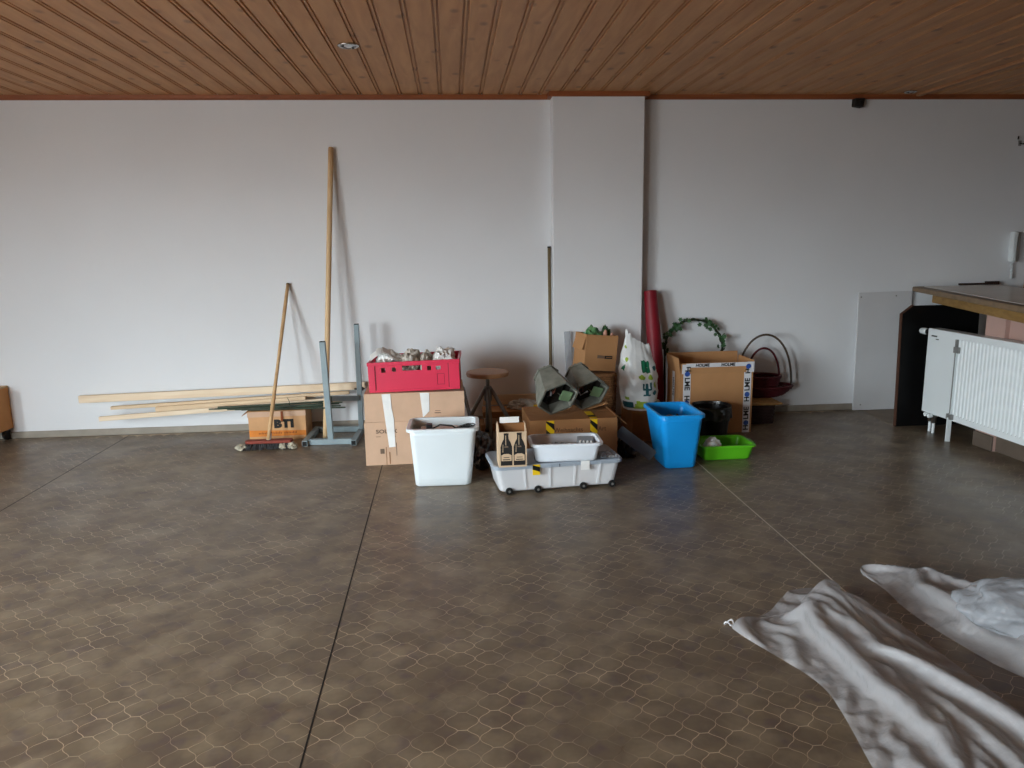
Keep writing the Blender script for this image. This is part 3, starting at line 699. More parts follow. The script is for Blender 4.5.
cr = thing('plastic_crate', 'red slotted plastic crate filled with crumpled paper on top of the boxes', 'crate', (-.250, 4.65, .4745), (0, R_(-1.4), R_(-2.6)))
W_, H_, D_ = .585, .192, .395
hs = [(-.072, .052, .126, .158), (-.205, -.178, .120, .150), (-.137, -.112, .122, .150), (.085, .11, .122, .150), (.14, .17, .124, .148)]
obj('front_wall', B().holes(W_ - .02, H_ - .012, .006, hs, .006).xf(Matrix.Translation((0, 0, .006))), M['red_plastic'], cr)
obj('back_wall', B().holes(W_ - .02, H_ - .012, .006, hs, D_ - .012).xf(Matrix.Translation((0, 0, .006))), M['red_plastic'], cr)
for s in (-1, 1):
    obj('side_wall', B().holes(D_ - .024, H_ - .012, .006, [(-.06, .06, .126, .158)]).xf(Matrix.Translation((s * (W_/2 - .013) + (.003), D_/2, .006)) @ Matrix.Rotation(R_(90), 4, 'Z')), M['red_plastic'], cr)
obj('base', B().b2(-W_/2 + .014, W_/2 - .014, .01, D_ - .01, 0, .008), M['red_plastic'], cr)
rim = B()
rim.b2(-W_/2, W_/2, 0, .014, H_ - .022, H_).b2(-W_/2, W_/2, D_ - .014, D_, H_ - .022, H_).b2(-W_/2, -W_/2 + .014, .014, D_ - .014, H_ - .022, H_).b2(W_/2 - .014, W_/2, .014, D_ - .014, H_ - .022, H_)
obj('rim', rim, M['red_plastic'], cr, bevel=.002)
for x0, x1 in ((-.288, -.246), (.222, .288)):
    obj('corner_rib', B().b2(x0, x1, .001, .007, .004, H_ - .022), M['red_plastic'], cr, bevel=.002)
obj('painted_shade_strip', B().b2(-.2455, -.2415, .0035, .0062, .004, H_ - .022).b2(.217, .2205, .0035, .0062, .004, H_ - .022), M['red_dark'], cr)  # dark red strips paint the shade beside the corner ribs
obj('base_ridge', B().b2(-W_/2 + .006, W_/2 - .006, .002, .012, 0, .014), M['red_plastic'], cr, bevel=.002)
obj('label_frame', B().b2(.145, .147, .0045, .0062, .035, .105).b2(.19, .192, .0045, .0062, .035, .105).b2(.147, .19, .0045, .0062, .103, .105).b2(.147, .19, .0045, .0062, .035, .037), M['red_dark'], cr)
cw = Matrix.Translation((-.250, 4.65, .4745)) @ Matrix.Rotation(R_(-2.6), 4, 'Z') @ Matrix.Rotation(R_(-1.4), 4, 'Y')
for i, (x, y, sx_, sy_, sz_, mm, lb) in enumerate([(-.18, .195, .092, .15, .098, 'paper', 'crumpled white paper heaped in the left of the red crate'), (-.03, .21, .075, .14, .094, 'news', 'creased grey newspaper wad in the middle of the red crate'),
                                     (.075, .15, .045, .12, .088, 'news', 'small newspaper wad beside the right-hand paper in the red crate'), (.18, .195, .088, .15, .096, 'paper', 'crumpled white paper bundle in the right of the red crate')]):
    b = blob(sx_, sy_, sz_, 11 + i, .22, 2.2, 4, -.62, crease=.28)
    b.xf(cw @ Matrix.Translation((x, y, .088)))
    tag(obj('crumpled_paper', b, M[mm]), lb, 'paper', 'papers in the red crate')
sc_ = thing('paper_sheet', 'folded paper sheets sticking up at the left of the red crate', 'paper', cw @ Vector((-.15, .10, .19)), (0, 0, R_(8)))
for k, (dx, an) in enumerate(((-.06, 28), (-.02, 52), (.02, -20))):
    obj('page', B().grid(lambda u, v, dx=dx, k=k: (dx + .14 * u - .07, .10 * v + .012 * math.sin(5 * u + k), .012 * k + .035 * math.sin(3 * u + k) + .02 * v), 10, 6), M['paper'], sc_, solid=.0012)

# ------------------------------------------------------------------ white bin
wb = thing('storage_bin', 'milky white open plastic bin in front of the stacked boxes', 'bin', (-.078, 4.275, 0), (0, 0, R_(-1.5)))
tub(wb, .325, .25, .385, .285, .352, .035, M['white_plastic'], lip=.017, sh=(.008, -.02))
tag(obj('folded_papers', B().box((0, 0, 0), (.29, .20, .30), Matrix.Translation((-.065, 4.265, .165)) @ Matrix.Rotation(R_(-1.5), 4, 'Z')), M['paper'], bevel=.01), 'stack of white papers filling the white bin', 'papers')
tag(obj('power_plug', B().b2(-.17, -.135, 4.20, 4.25, .318, .358).tube([(-.135, 4.225, .33), (-.09, 4.22, .352), (-.02, 4.215, .345), (.02, 4.21, .318)], .005, 8), M['cable'], bevel=.004), 'black plug and cable lying in the white bin', 'plug')
cable = [(.02 + .035 * math.cos(k * .9) + k * .0022, 4.24 + .03 * math.sin(k * .9), .318 + .001 * (k % 3) + .0008 * k) for k in range(34)]
tag(obj('thin_cable', B().tube(cable, .0028, 6), M['cable']), 'tangle of thin dark wire on the papers in the white bin', 'wire')

# ------------------------------------------------------------------ stool
sl = thing('round_stool', 'round wooden workshop stool on splayed grey steel legs', 'stool', (.237, 5.16, 0))
obj('seat', B().lathe([(.13, .468), (.148, .472), (.152, .486), (.150, .498), (.142, .502)], 40), M['seat'], sl, bevel=0)
obj('mounting_plate', B().lathe([(.06, .46), (.06, .468)], 16), M['steel_grey'], sl)
obj('spindle', B().tube([(0, 0, .30), (0, 0, .46)], .013, 12), M['steel_grey'], sl)
obj('hub', B().lathe([(.026, .29), (.03, .30), (.03, .385), (.024, .395)], 16), M['steel_grey'], sl)
for a in (200, 272, 338, 90):
    c, s = math.cos(R_(a)), math.sin(R_(a))
    lg = obj('leg', B().tube([(.022 * c, .022 * s, .375), (.07 * c, .07 * s, .30), (.245 * c, .245 * s, .012)], .0135, 10), M['steel_grey'], sl, smooth=True)
    obj('rubber_foot', B().tube([(.240 * c, .240 * s, .022), (.252 * c, .252 * s, .0)], .017, 10), M['rubber'], lg)

# ------------------------------------------------------------------ clutter along the wall behind the stool
fb = thing('flattened_box', 'low flattened cardboard boxes lying along the wall behind the stool', 'cardboard', (.47, 5.43, 0))
for k, (x, w_, d_, z) in enumerate(((-.02, .52, .21, 0), (.0, .50, .20, .05), (-.01, .50, .21, .10))):
    obj('cardboard_layer', B().b2(x - w_/2, x + w_/2, .0, d_, z, z + .046), M[('card_brown', 'card', 'card_brown')[k]], fb, bevel=.004)
tag(obj('short_board', B().b2(.22, .735, 5.655, 5.69, .15, .225), M['plank_b'], bevel=.002), 'short brown board standing against the wall behind the stool', 'board')
tag(obj('straw_heap', blob(.12, .07, .05, 21, .4, 2.5, 4, -.3, crease=.2).xf(Matrix.Translation((.53, 5.53, .147))), M['news']), 'heap of crumpled packing paper on the flattened boxes by the wall', 'paper')
yt = tag(obj('yellow_packet', B().box((0, 0, 0), (.06, .05, .035), Matrix.Translation((.63, 5.46, .165)) @ Matrix.Rotation(R_(20), 4, 'Z')), M['yellow'], bevel=.004), 'small yellow packet on the flattened boxes beside the metal lantern', 'packet')

tp_ = thing('thin_pole', 'thin dark olive pole leaning in the corner beside the pillar', 'pole', (.742, 5.55, 0))
obj('shaft', B().tube([(0, 0, .0), (.006, .07, .68), (.010, .138, 1.35)], .0125, 12), M['olive_pole'], tp_, smooth=True)
obj('tip', B().tube([(.010, .138, 1.35), (.010, .139, 1.362)], .0135, 12), M['ink'], tp_)

# ------------------------------------------------------------------ box with yellow and black tape, lanterns
xb = thing('cardboard_box', 'brown cardboard box with yellow-black tape and handwriting under the two lanterns', 'box', (.745, 4.50, 0), (0, 0, R_(1.5)))
carton(xb, .56, .42, .285, M['card_brown'])
obj('side_flap', B().box((0, 0, 0), (.09, .36, .004), Matrix.Translation((.312, .21, .268)) @ Matrix.Rotation(R_(38), 4, 'Y')), M['card_brown'], xb)
obj('lifted_flap', B().box((0, 0, 0), (.14, .16, .004), Matrix.Translation((.205, .30, .318)) @ Matrix.Rotation(R_(-14), 4, 'Y')), M['card_brown'], xb)
text('handwriting', 'Weihnachts', .042, M['pen'], xb, (-.035, -.001, .222), FR, sx=.92)
text('handwriting', 'Art', .044, M['pen'], xb, (.182, -.001, .222), FR, sx=.85)
def hazard(parent, x, w_, z0, z1, y, ph=0, name='warning_tape'):
    e = obj(name, strip([(x, z0), (x + w_, z0), (x + w_, z1), (x, z1)], y), M['yellow'], parent)
    z = z0 - .06 + ph
    while z < z1:
        q = [(x, z + .05), (x + w_, z), (x + w_, z + .04), (x, z + .09)]
        q = [(a, min(max(c, z0), z1)) for a, c in q]
        if max(c for a, c in q) - min(c for a, c in q) > .01 : obj('black_stripe', strip(q, y - .0008, .0005), M['blacktape'], e)
        z += .085
hazard(xb, -.178, .052, .15, .285, -.0003, .05); hazard(xb, .105, .046, .15, .285, -.0003, .035)
obj('top_tape', B().b2(.105, .151, -.0005, .2, .2905, .2912), M['yellow'], xb)
obj('top_tape_stripe', B().b2(.104, .152, .04, .09, .2912, .2918), M['blacktape'], xb)

def lantern(label, loc, rot, s=1.0, roll=0):
    rot = (Matrix(Vector(rot).normalized().to_track_quat('Z', 'Y').to_matrix()) @ Matrix.Rotation(R_(roll), 3, 'Z')).to_euler()
    t = thing('metal_lantern', label, 'lantern', loc, rot, 'old metal lanterns')
    def hexa(r, z, k=1.0): return [(r * math.cos(R_(30 + 60 * i)) * s, r * k * math.sin(R_(30 + 60 * i)) * s, z * s) for i in range(6)]
    # axis: mouth at z = 0, cap at z = .24; built as an inner and an outer skin
    obj('shade', B().loft([hexa(.142, 0), hexa(.148, .005), hexa(.135, .07), hexa(.082, .235), hexa(.074, .238), hexa(.127, .07), hexa(.136, .006)], close=True), M['lantern'], t)
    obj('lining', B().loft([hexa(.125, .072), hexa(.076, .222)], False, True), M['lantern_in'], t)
    rim_ = B()
    hx = hexa(.143, .002)
    for i in range(6): rim_.bar(hx[i], hx[(i + 1) % 6], .012 * s, .006 * s)
    obj('mouth_rim', rim_, M['lantern'], t)
    obj('cap', B().loft([hexa(.092, .233), hexa(.092, .245), hexa(.055, .272), hexa(.03, .276)]), M['lantern'], t)
    kn = obj('bracket', B().b2(-.012 * s, .012 * s, -.035 * s, .035 * s, .27 * s, .292 * s).tube([(-.03 * s, 0, .283 * s), (.05 * s, .0, .30 * s)], .010 * s, 8), M['lantern'], t)
    obj('terminal_plate', B().box((0, 0, 0), (.075 * s, .082 * s, .01), Matrix.Translation((.062 * s, -.01, .018)) @ Matrix.Rotation(R_(14), 4, 'Y')), M['pcb'], t, bevel=.002)
    obj('socket', B().tube([(-.01, .02, .2 * s), (-.005, .01, .10 * s)], .022 * s, 12).box((.03 * s, 0, .09 * s), (.05 * s, .12 * s, .02)), M['lantern_in'], t)
    for k in range(5):
        random.seed(k + int(s * 50)); pp = [(-.06 * s + random.uniform(-.02, .05), random.uniform(-.06, .06), .02 + .02 * j) for j in range(5)]
        obj('wire', B().tube(pp, .0045, 6), M['copper' if k % 2 else 'tape_white' if k == 0 else 'cable'], t)
    for i in (0, 2, 4): obj('stay', B().bar(hexa(.128, .05)[i], (0, 0, .10 * s), .006, .01), M['lantern'], t)
    return t
lantern('left one of two grey-green six-sided metal lanterns lying on the taped box', (.655, 4.555, .412), (-.24, .80, .55), .95, 188)
lantern('right one of two grey-green six-sided metal lanterns, open mouth toward the plastic bag', (.880, 4.68, .408), (-.26, .80, .55), .93, 188)

# ------------------------------------------------------------------ long storage box, tub with cutlery, bottle carton
sg = thing('storage_box', 'long frosted rolling storage box with grey lid on small black wheels', 'storage box', (.573, 3.975, 0), (0, 0, R_(6)))
b = B(); n_ = 6
lo = [rr(.66, .26, .03, .016, cy=.15)] + [rr(.67 + .05 * k / n_, .27 + .03 * k / n_, .03, .022 + .126 * k / n_, cy=.15) for k in range(n_ + 1)]
lo += [rr(.67 + .05 * k / n_ - .006, .27 + .03 * k / n_ - .006, .028, .022 + .126 * k / n_, cy=.15) for k in range(n_, -1, -1)]
obj('body', b.loft(lo), M['clear_box'], sg)
for x in (-.19, -.05, .09, .23): obj('rib', B().bar((x, .0105, .03), (x * 1.05, -.0045, .145), .012, .004, up=(0, 1, 0)), M['clear_box'], sg)
obj('lid', B().loft([rr(.735, .32, .035, .148, cy=.15), rr(.752, .335, .04, .150, cy=.15), rr(.752, .335, .04, .168, cy=.15), rr(.735, .318, .035, .174, cy=.15), rr(.69, .28, .03, .170, cy=.15)]), M['grey_lid'], sg, bevel=.002)
obj('lid_seam', B().b2(-.0015, .0015, -.019, -.0175, .150, .168), M['rubber'], sg)
for x in (-.285, -.12, .145, .315):
    for y in (.012, .285):
        wv = obj('wheel', B().tube([(x, y - .012, .020), (x, y + .012, .020)], .020, 18), M['rubber'], sg, bevel=.002)
        obj('axle_cap', B().tube([(x, y - .0145, .020), (x, y - .012, .020)], .007, 10), M['steel_grey'], wv)
tp0 = obj('tape_patch', B().box((-.135, -.0190, .142), (.042, .0015, .060)), M['yellow'], sg); obj('black_stripe', strip([(-.156, .145), (-.114, .130), (-.114, .156), (-.156, .170)], -.0200), M['blacktape'], tp0)
obj('paper_label', B().box((.148, -.0190, .150), (.05, .0012, .056)), M['paper'], sg)
mw = Matrix.Translation((.573, 3.975, 0)) @ Matrix.Rotation(R_(6), 4, 'Z')
for i, (x, w_, mm, lb) in enumerate(((-.115, .12, 'peach', 'peach bundle of cloth seen through the storage box beside the bottle carton'), (.02, .13, 'cloth', 'white folded cloth seen through the middle of the storage box'),
                             (.155, .12, 'peach', 'peach folded cloth seen through the storage box below the paper label'), (.27, .10, 'cloth', 'white folded cloth at the right end inside the storage box'))):
    bb = B()
    for k in range(4): bb.box((x, .15, .04 + k * .0265), (w_, .22, .026))
    tag(obj('folded_cloth', bb.xf(mw), M[mm], bevel=.008), lb, 'cloth', 'cloths in the storage box')

wt = thing('plastic_tub', 'bluish white plastic tub holding cutlery on top of the storage box', 'tub', (.618, 4.055, .1752), (0, 0, R_(-1)))
tub(wt, .345, .19, .385, .22, .107, .03, M['tub_plastic'], lip=.014, drop=.012)
ct_ = thing('cutlery_tray', 'grey ridged cutlery tray standing in the white tub', 'tray', (.742, 4.085, .235), (R_(6), 0, R_(-6)))
obj('tray', B().b2(-.045, .045, -.045, .055, .0, .035), M['grey_lid'], ct_, bevel=.004)
for k in range(4): obj('white_slot', B().b2(-.04 + k * .021, -.026 + k * .021, -.05, -.044, .01, .045), M['paper'], ct_, bevel=.003)
random.seed(12)
for k in range(11):
    a = random.uniform(-.5, .5); x = .49 + k * .018; y = 4.03 + random.uniform(-.02, .03); z = .243 + .005 * (k % 3)
    fk = B().tube([(-.075, 0, .002), (-.02, 0, .006), (.035, 0, .004)], [.005, .003, .003], 6)
    fk.loft([[(.035 + .04 * f, (.004 + .012 * math.sin(PI * (.1 + .85 * f))) * math.cos(q), .004 + .004 * math.sin(q) - .004 * math.sin(PI * f)) for q in [R_(45 * i) for i in range(8)]] for f in (0, .3, .6, .85, 1)])
    fk.xf(Matrix.Translation((x, y, z)) @ Matrix.Rotation(a + (0 if k % 2 else PI), 4, 'Z'))
    tag(obj('spoon', fk, M['cutlery'], smooth=True), 'steel spoon lying among the cutlery in the white tub', 'spoon', 'cutlery in the tub')
tag(obj('kitchen_rags', blob(.12, .06, .04, 31, .2, 2, 3, -.3, crease=.1).xf(Matrix.Translation((.60, 4.06, .190))), M['cloth']), 'white rag under the cutlery in the white tub', 'rag')
for i, (x, y, sx_, sy_, lb) in enumerate(((.865, 4.06, .055, .07, 'thin grey film scrap on the right end of the storage box lid'), (.895, 4.015, .035, .02, 'small white film scrap at the lid corner of the storage box'))):
    tag(obj('film_scrap', B().grid(lambda u, v: (x + sx_ * (u - .5) * 2 * .9 + .1 * (v - .5) * sx_, y + sy_ * (v - .5) * 2, .1785 + .016 * abs(nz(u, v, i, 4.5)) + .0), 14, 14), M['sheet2'], solid=.001), lb, 'film')

bc = thing('bottle_carton', 'beige bottle carrier carton printed with two dark bottles on the storage box', 'carton', (.308, 3.905, .1752), (0, 0, R_(1)))
obj('front_panel', B().b2(-.077, .077, 0, .004, 0, .198), M['kraft'], bc); obj('back_panel', B().b2(-.077, .077, .146, .150, 0, .198), M['kraft'], bc)
for s in (-1, 1): obj('side_panel', B().prism([(.004, 0), (.146, 0), (.146, .205), (.11, .235), (.04, .235), (.004, .205)], s * .077 - .004 * (s > 0), s * .077 + .004 * (s < 0), 'yz'), M['kraft'], bc)
obj('base', B().b2(-.073, .073, .004, .146, 0, .004), M['kraft'], bc)
obj('divider', B().b2(-.073, .073, .073, .077, .004, .232), M['card_in'], bc)
obj('inner_card', B().b2(-.062, .045, .078, .082, .10, .265), M['paper'], bc)
obj('top_edge', B().b2(-.078, .078, -.0008, 0, .190, .199), M['kraft'], bc)
for cx_ in (-.035, .037):
    prof_ = [(.032, .010), (.032, .115), (.023, .142), (.013, .160), (.012, .182), (.0135, .184), (.0135, .194)]
    pp = [(cx_ + r, z) for r, z in prof_] + [(cx_ - r, z) for r, z in reversed(prof_)]
    bt = obj('printed_bottle', strip(pp, -.0002, .0006), M['ink'], bc)
    obj('printed_label', strip([(cx_ - .028, .036), (cx_ + .028, .036), (cx_ + .028, .068), (cx_ + .012, .076), (cx_ - .012, .076), (cx_ - .028, .068)], -.0008, .0005), M['kraft'], bt)
    obj('label_lines', B().b2(cx_ - .016, cx_ + .016, -.0019, -.0013, .054, .0575).b2(cx_ - .02, cx_ + .02, -.0019, -.0013, .041, .0455), M['ink'], bt)
    obj('neck_highlight', strip([(cx_ - .004, .125), (cx_ - .001, .125), (cx_ - .001, .180), (cx_ - .004, .180)], -.0008, .0005), M['kraft'], bt)
    obj('shoulder_highlight', strip([(cx_ - .021, .085), (cx_ - .018, .085), (cx_ - .017, .13), (cx_ - .019, .13)], -.0008, .0005), M['kraft'], bt)
    obj('shoulder_label', strip([(cx_ - .012, .112), (cx_ + .012, .112), (cx_ + .009, .120), (cx_ - .009, .120)], -.0008, .0005), M['ink_faint'], bt)

tag(obj('black_bag', blob(.075, .20, .13, 41, .25, 2, 4, -.5, crease=.12).xf(Matrix.Translation((.168, 4.60, 0)) @ Matrix.Rotation(R_(-8), 4, 'Z')), M['black_bag']), 'crumpled black plastic bag between the white bin and the bottle carton', 'bag')
tag(obj('black_bag', blob(.075, .10, .09, 43, .25, 2, 4, -.5, crease=.12).xf(Matrix.Translation((1.125, 4.66, 0))), M['black_bag']), 'crumpled black plastic bag under the grey panel left of the blue bin', 'bag')
gp = thing('tilted_board', 'small tilted grey panel leaning over the black bag beside the blue bin', 'panel', (1.232, 4.475, .004), (R_(-12), R_(-38), R_(-4)))
obj('plate', B().prism([(-.005, .0), (0, .075), (-.275, .07), (-.28, -.005)][::-1], 0, .008, 'xz').xf(Matrix.Rotation(R_(76), 4, 'Y') @ Matrix.Rotation(0, 4, 'X')), M['grey_dark'], gp)

# ------------------------------------------------------------------ wicker hamper, open box, plastic bag, red roll
def weave(w0, d0, w1, d1, h, rings, wav=44, r=.006, cx=0, cy=0, z0=0, rd=.04):
    b = B()
    for k in range(rings):
        f = k / (rings - 1); lp = rr(w0 + (w1 - w0) * f, d0 + (d1 - d0) * f, rd + (w1 - w0) * f * .3, 0, n=6, cx=cx, cy=cy)
        # resample perimeter
        P_ = [Vector(p) for p in lp]; P_.append(P_[0]); seg = [(P_[i + 1] - P_[i]).length for i in range(len(P_) - 1)]; tot = sum(seg); out = []
        for q in range(wav):
            tt = tot * q / wav; i = 0
            while tt > seg[i] and i < len(seg) - 1: tt -= seg[i]; i += 1
            p = P_[i].lerp(P_[i + 1], tt / max(seg[i], 1e-6)); c_ = Vector((cx, cy, 0)); nrm = (p - c_).normalized()
            p = p + nrm * (.004 if (q + k) % 2 else -.004); out.append((p.x, p.y, z0 + r + (h - 2 * r) * f))
        b.tube(out, r, 5, closed=True)
    return b
wk = thing('wicker_hamper', 'brown wicker hamper carrying the tilted open cardboard box', 'hamper', (1.062, 5.43, 0))
o = obj('weave', weave(.25, .26, .27, .27, .42, 30, wav=64, r=.008), M['wicker'], wk, smooth=True)
obj('liner', B().loft([rr(.236, .246, .03, .004), rr(.252, .252, .03, .41)]), M['card_in'], wk)
obj('lid', B().loft([rr(.275, .275, .04, .412), rr(.28, .28, .04, .42), rr(.28, .28, .04, .432), rr(.26, .26, .04, .437)]), M['wicker'], wk)

ob = thing('cardboard_box', 'tilted open brown cardboard box with green foil on the wicker hamper', 'box', (1.065, 5.285, .4595), (0, R_(5.5), R_(13)))
carton(ob, .252, .21, .262, M['card_holme'], top=False)
obj('side_flap', B().box((0, 0, 0), (.004, .18, .10), Matrix.Translation((-.138, .10, .195)) @ Matrix.Rotation(R_(14), 4, 'Y')), M['card_holme'], ob)
obj('printed_label', strip([(-.028, .092), (.028, .092), (.028, .112), (-.028, .116)], -.0003), M['ink_faint'], ob)
obj('printed_label', strip([(.030, .090), (.092, .090), (.092, .112), (.030, .112)], -.0003), M['ink'], ob)
obj('print_gap', strip([(.042, .099), (.088, .099), (.088, .103), (.042, .103)], -.0012, .0004), M['card_brown'], ob)
obm = Matrix.Translation((1.065, 5.285, .4595)) @ Matrix.Rotation(R_(13), 4, 'Z') @ Matrix.Rotation(R_(5.5), 4, 'Y')
tag(obj('foil_bunch', blob(.075, .075, .178, 51, .25, 2.5, 4, -.7, crease=.15).xf(obm @ Matrix.Translation((-.035, .105, .012))), M['foil']), 'crumpled green cellophane at the left of the tilted open box', 'foil')
tag(obj('foil_bunch', blob(.04, .065, .185, 53, .25, 2.5, 4, -.7, crease=.15).xf(obm @ Matrix.Translation((.078, .13, .012))), M['leaf']), 'dark green foil at the right of the tilted open box', 'foil')
for i, (x, y, lb) in enumerate(((.045, .06, 'pale pink figurine tip in the tilted open box'), (.095, .05, 'second pale pink figurine tip beside the plastic bag in the open box'))):
    tag(obj('figurine', B().lathe([(.014, 0), (.018, .10), (.018, .21), (.015, .25), (.008, .272), (.002, .278)], 14).xf(obm @ Matrix.Translation((x, y, .008 - .02 * i + .014))), M['pinkish'], smooth=True), lb, 'figurine')
tag(obj('foam_sheet', B().box((0, 0, 0), (.05, .006, .72), Matrix.Translation((.888, 5.56, .365)) @ Matrix.Rotation(R_(-3), 4, 'Y')), M['sheet2'], bevel=.002), 'pale foam sheet standing behind the tilted open box', 'foam')

lb_ = thing('cardboard_box', 'dark low cardboard box under the printed plastic bag', 'box', (1.37, 4.985, 0))
carton(lb_, .26, .34, .205, M['card_in'])
tag(obj('brown_paper', blob(.06, .05, .025, 61, .3, 2, 3, -.3, crease=.3).xf(Matrix.Translation((1.455, 5.26, .2115))), M['news']), 'crumpled brownish paper beside the plastic bag behind the blue bin', 'paper')

pb = thing('plastic_bag', 'white plastic carrier bag with green plant prints beside the pillar', 'bag', (1.31, 5.125, .2115))
def bag_pt(u, v, off=0.0):
    a = 2 * PI * u
    wx = .112 + .026 * math.sin(PI * min(1, v * 1.25)) - .030 * max(0, v - .7) / .3
    wy = (.105 + .015 * math.sin(PI * v)) * (1 - (max(0, v - .35) / .65) ** 1.3) + .012
    c, s = math.cos(a), math.sin(a)
    k = 1 + .07 * nz(c, s, v * 3, 2.2, 3) * (1 + v) + .05 * nz(c, s, v * 4, 5, 8)
    top = .505 + .055 * max(0, -c) - .05 * max(0, c) - .025 * (1 - abs(c)) + .02 * nz(c * 2, s, 0, 3, 2)
    z = v * (top if v > .5 else .50 + (top - .50) * v * 2)
    x = wx * c * k + .02 * v * (-1) + .012; y = wy * s * k
    n_ = Vector((c / wx, s / wy, 0)).normalized()
    return (x + n_.x * off, y + n_.y * off, z)
bg = B().grid(lambda u, v: bag_pt(u, v), 56, 36, wrap=True)
bg.add([(0, 0, .0)] + [bag_pt(i / 56, 0) for i in range(56)], [(0, 1 + (i + 1) % 56, 1 + i) for i in range(56)])
obj('film', bg, M['bag'], pb, smooth=True)
def patch(poly, m, name='printed_motif'):
    # poly in (u, v): fan of small quads following the film
    us = [p[0] for p in poly]; vs_ = [p[1] for p in poly]; b = B(); n = 10
    u0, u1, v0, v1 = min(us), max(us), min(vs_), max(vs_)
    def inside(x, y):
        r = False; j = len(poly) - 1
        for i in range(len(poly)):
            if (poly[i][1] > y) != (poly[j][1] > y) and x < (poly[j][0] - poly[i][0]) * (y - poly[i][1]) / (poly[j][1] - poly[i][1]) + poly[i][0]: r = not r
            j = i
        return r
    for i in range(n):
        for j in range(n):
            a0, a1 = u0 + (u1 - u0) * i / n, u0 + (u1 - u0) * (i + 1) / n; b0, b1 = v0 + (v1 - v0) * j / n, v0 + (v1 - v0) * (j + 1) / n
            if inside((a0 + a1) / 2, (b0 + b1) / 2): b.add([bag_pt(a, c, .002) for a, c in ((a0, b0), (a1, b0), (a1, b1), (a0, b1))], [(0, 1, 2, 3)])
    if b.f: obj(name, b, M[m], pb, merge=True)
def ell(u, v, ru, rv, n=12): return [(u + ru * math.cos(2 * PI * i / n), v + rv * math.sin(2 * PI * i / n)) for i in range(n)]
def rec(u0, u1, v0, v1): return [(u0, v0), (u1, v0), (u1, v1), (u0, v1)]
patch(rec(.755, .835, .56, .73) , 'print_green'); patch(ell(.75, .49, .028, .035), 'print_lime'); patch(ell(.83, .495, .022, .04), 'print_lime')
patch(rec(.775, .80, .22, .40), 'print_teal'); patch(rec(.75, .83, .30, .33), 'print_teal'); patch(rec(.75, .765, .32, .40), 'print_teal'); patch(rec(.815, .83, .32, .42), 'print_teal'); patch(rec(.755, .82, .215, .24), 'print_teal')
patch(ell(.87, .38, .02, .05), 'print_lime'); patch(ell(.87, .26, .02, .04), 'print_teal'); patch(ell(.885, .64, .022, .04), 'print_teal')
patch(rec(.53, .66, .035, .12), 'print_teal'); patch([(.66, .03), (.82, .03), (.78, .13), (.70, .145)], 'print_lime'); patch(rec(.58, .63, .15, .19), 'print_lime')
patch([(.55, .52), (.60, .52), (.60, .60)], 'print_green'); patch(ell(.62, .67, .02, .03), 'print_lime'); patch(rec(.83, .95, .03, .11), 'print_green'); patch(ell(.57, .80, .02, .02), 'print_lime')

rl = thing('red_roll', 'tall crimson roll standing upright against the wall right of the pillar', 'roll', (1.556, 5.47, 0))
obj('wrap', B().tube([(0, 0, 0), (-.008, .05, .5), (-.028, .165, 1.012)], [.060, .058, .049], 24), M['redroll'], rl, smooth=False, bevel=.003)
obj('core', B().tube([(-.028, .165, 1.005), (-.0282, .1665, 1.0145)], .022, 16), M['wicker_dark'], rl)
obj('seam', B().bar((.02, -.056, .02), (.0, .118, 1.0), .006, .003), M['red_dark'], rl)

# ------------------------------------------------------------------ ivy arch, lettered box, baskets
iv = thing('ivy_arch', 'wire arch wrapped with green ivy leaves behind the lettered cardboard box', 'arch', (1.885, 5.60, 0), (R_(-4), 0, 0))
Rr = .232
arc = [(-Rr, 0, 0), (-Rr, 0, .3)] + [(-Rr * math.cos(PI * k / 24), 0, .55 + Rr * math.sin(PI * k / 24)) for k in range(25)] + [(Rr, 0, .3), (Rr, 0, 0)]
obj('stem', B().tube(arc, .008, 8), M['stem'], iv, smooth=True)
vine = [(-(Rr + .010 * math.sin(k * .9)) * math.cos(PI * k / 60), .012 * math.cos(k * .9), .55 + (Rr + .010 * math.sin(k * .9)) * math.sin(PI * k / 60)) for k in range(-6, 66)]
obj('vine', B().tube(vine, .005, 5), M['stem'], iv)
random.seed(19)
def leafmesh():
    q = [(0, 0), (.006, .012), (.020, .010), (.014, .022), (.016, .036), (.006, .032), (0, .044), (-.006, .032), (-.016, .036), (-.014, .022), (-.020, .010), (-.006, .012)]
    b = B(); b.add([(x, y, .004 * (abs(x) / .02)) for x, y in q] + [(0, .02, -.001)], [(i, (i + 1) % 12, 12) for i in range(12)])
    return mesh('leaf', b, M['leaf'])
lm = leafmesh()
spots_ = []
for k in range(90):
    a = random.choice([random.gauss(PI * .02, .12), random.gauss(PI * .22, .12), random.gauss(PI * .30, .06), random.gauss(PI * .64, .09), random.gauss(PI * .72, .08), random.gauss(PI * .88, .08), random.gauss(PI * .97, .08), random.uniform(-.3, PI + .2)])
    spots_.append(a)
for a in spots_:
    r = Rr + random.uniform(-.022, .024)
    l = bpy.data.objects.new('leaf', lm); C.objects.link(l); l.parent = iv
    l.location = (-r * math.cos(a), random.uniform(-.03, .01), .55 + r * math.sin(a))
    l.rotation_euler = (R_(90) + random.uniform(-.6, .6), random.uniform(0, 6.28), random.uniform(-.7, .7)); s = random.uniform(.55, 1.0); l.scale = (s, s, s)

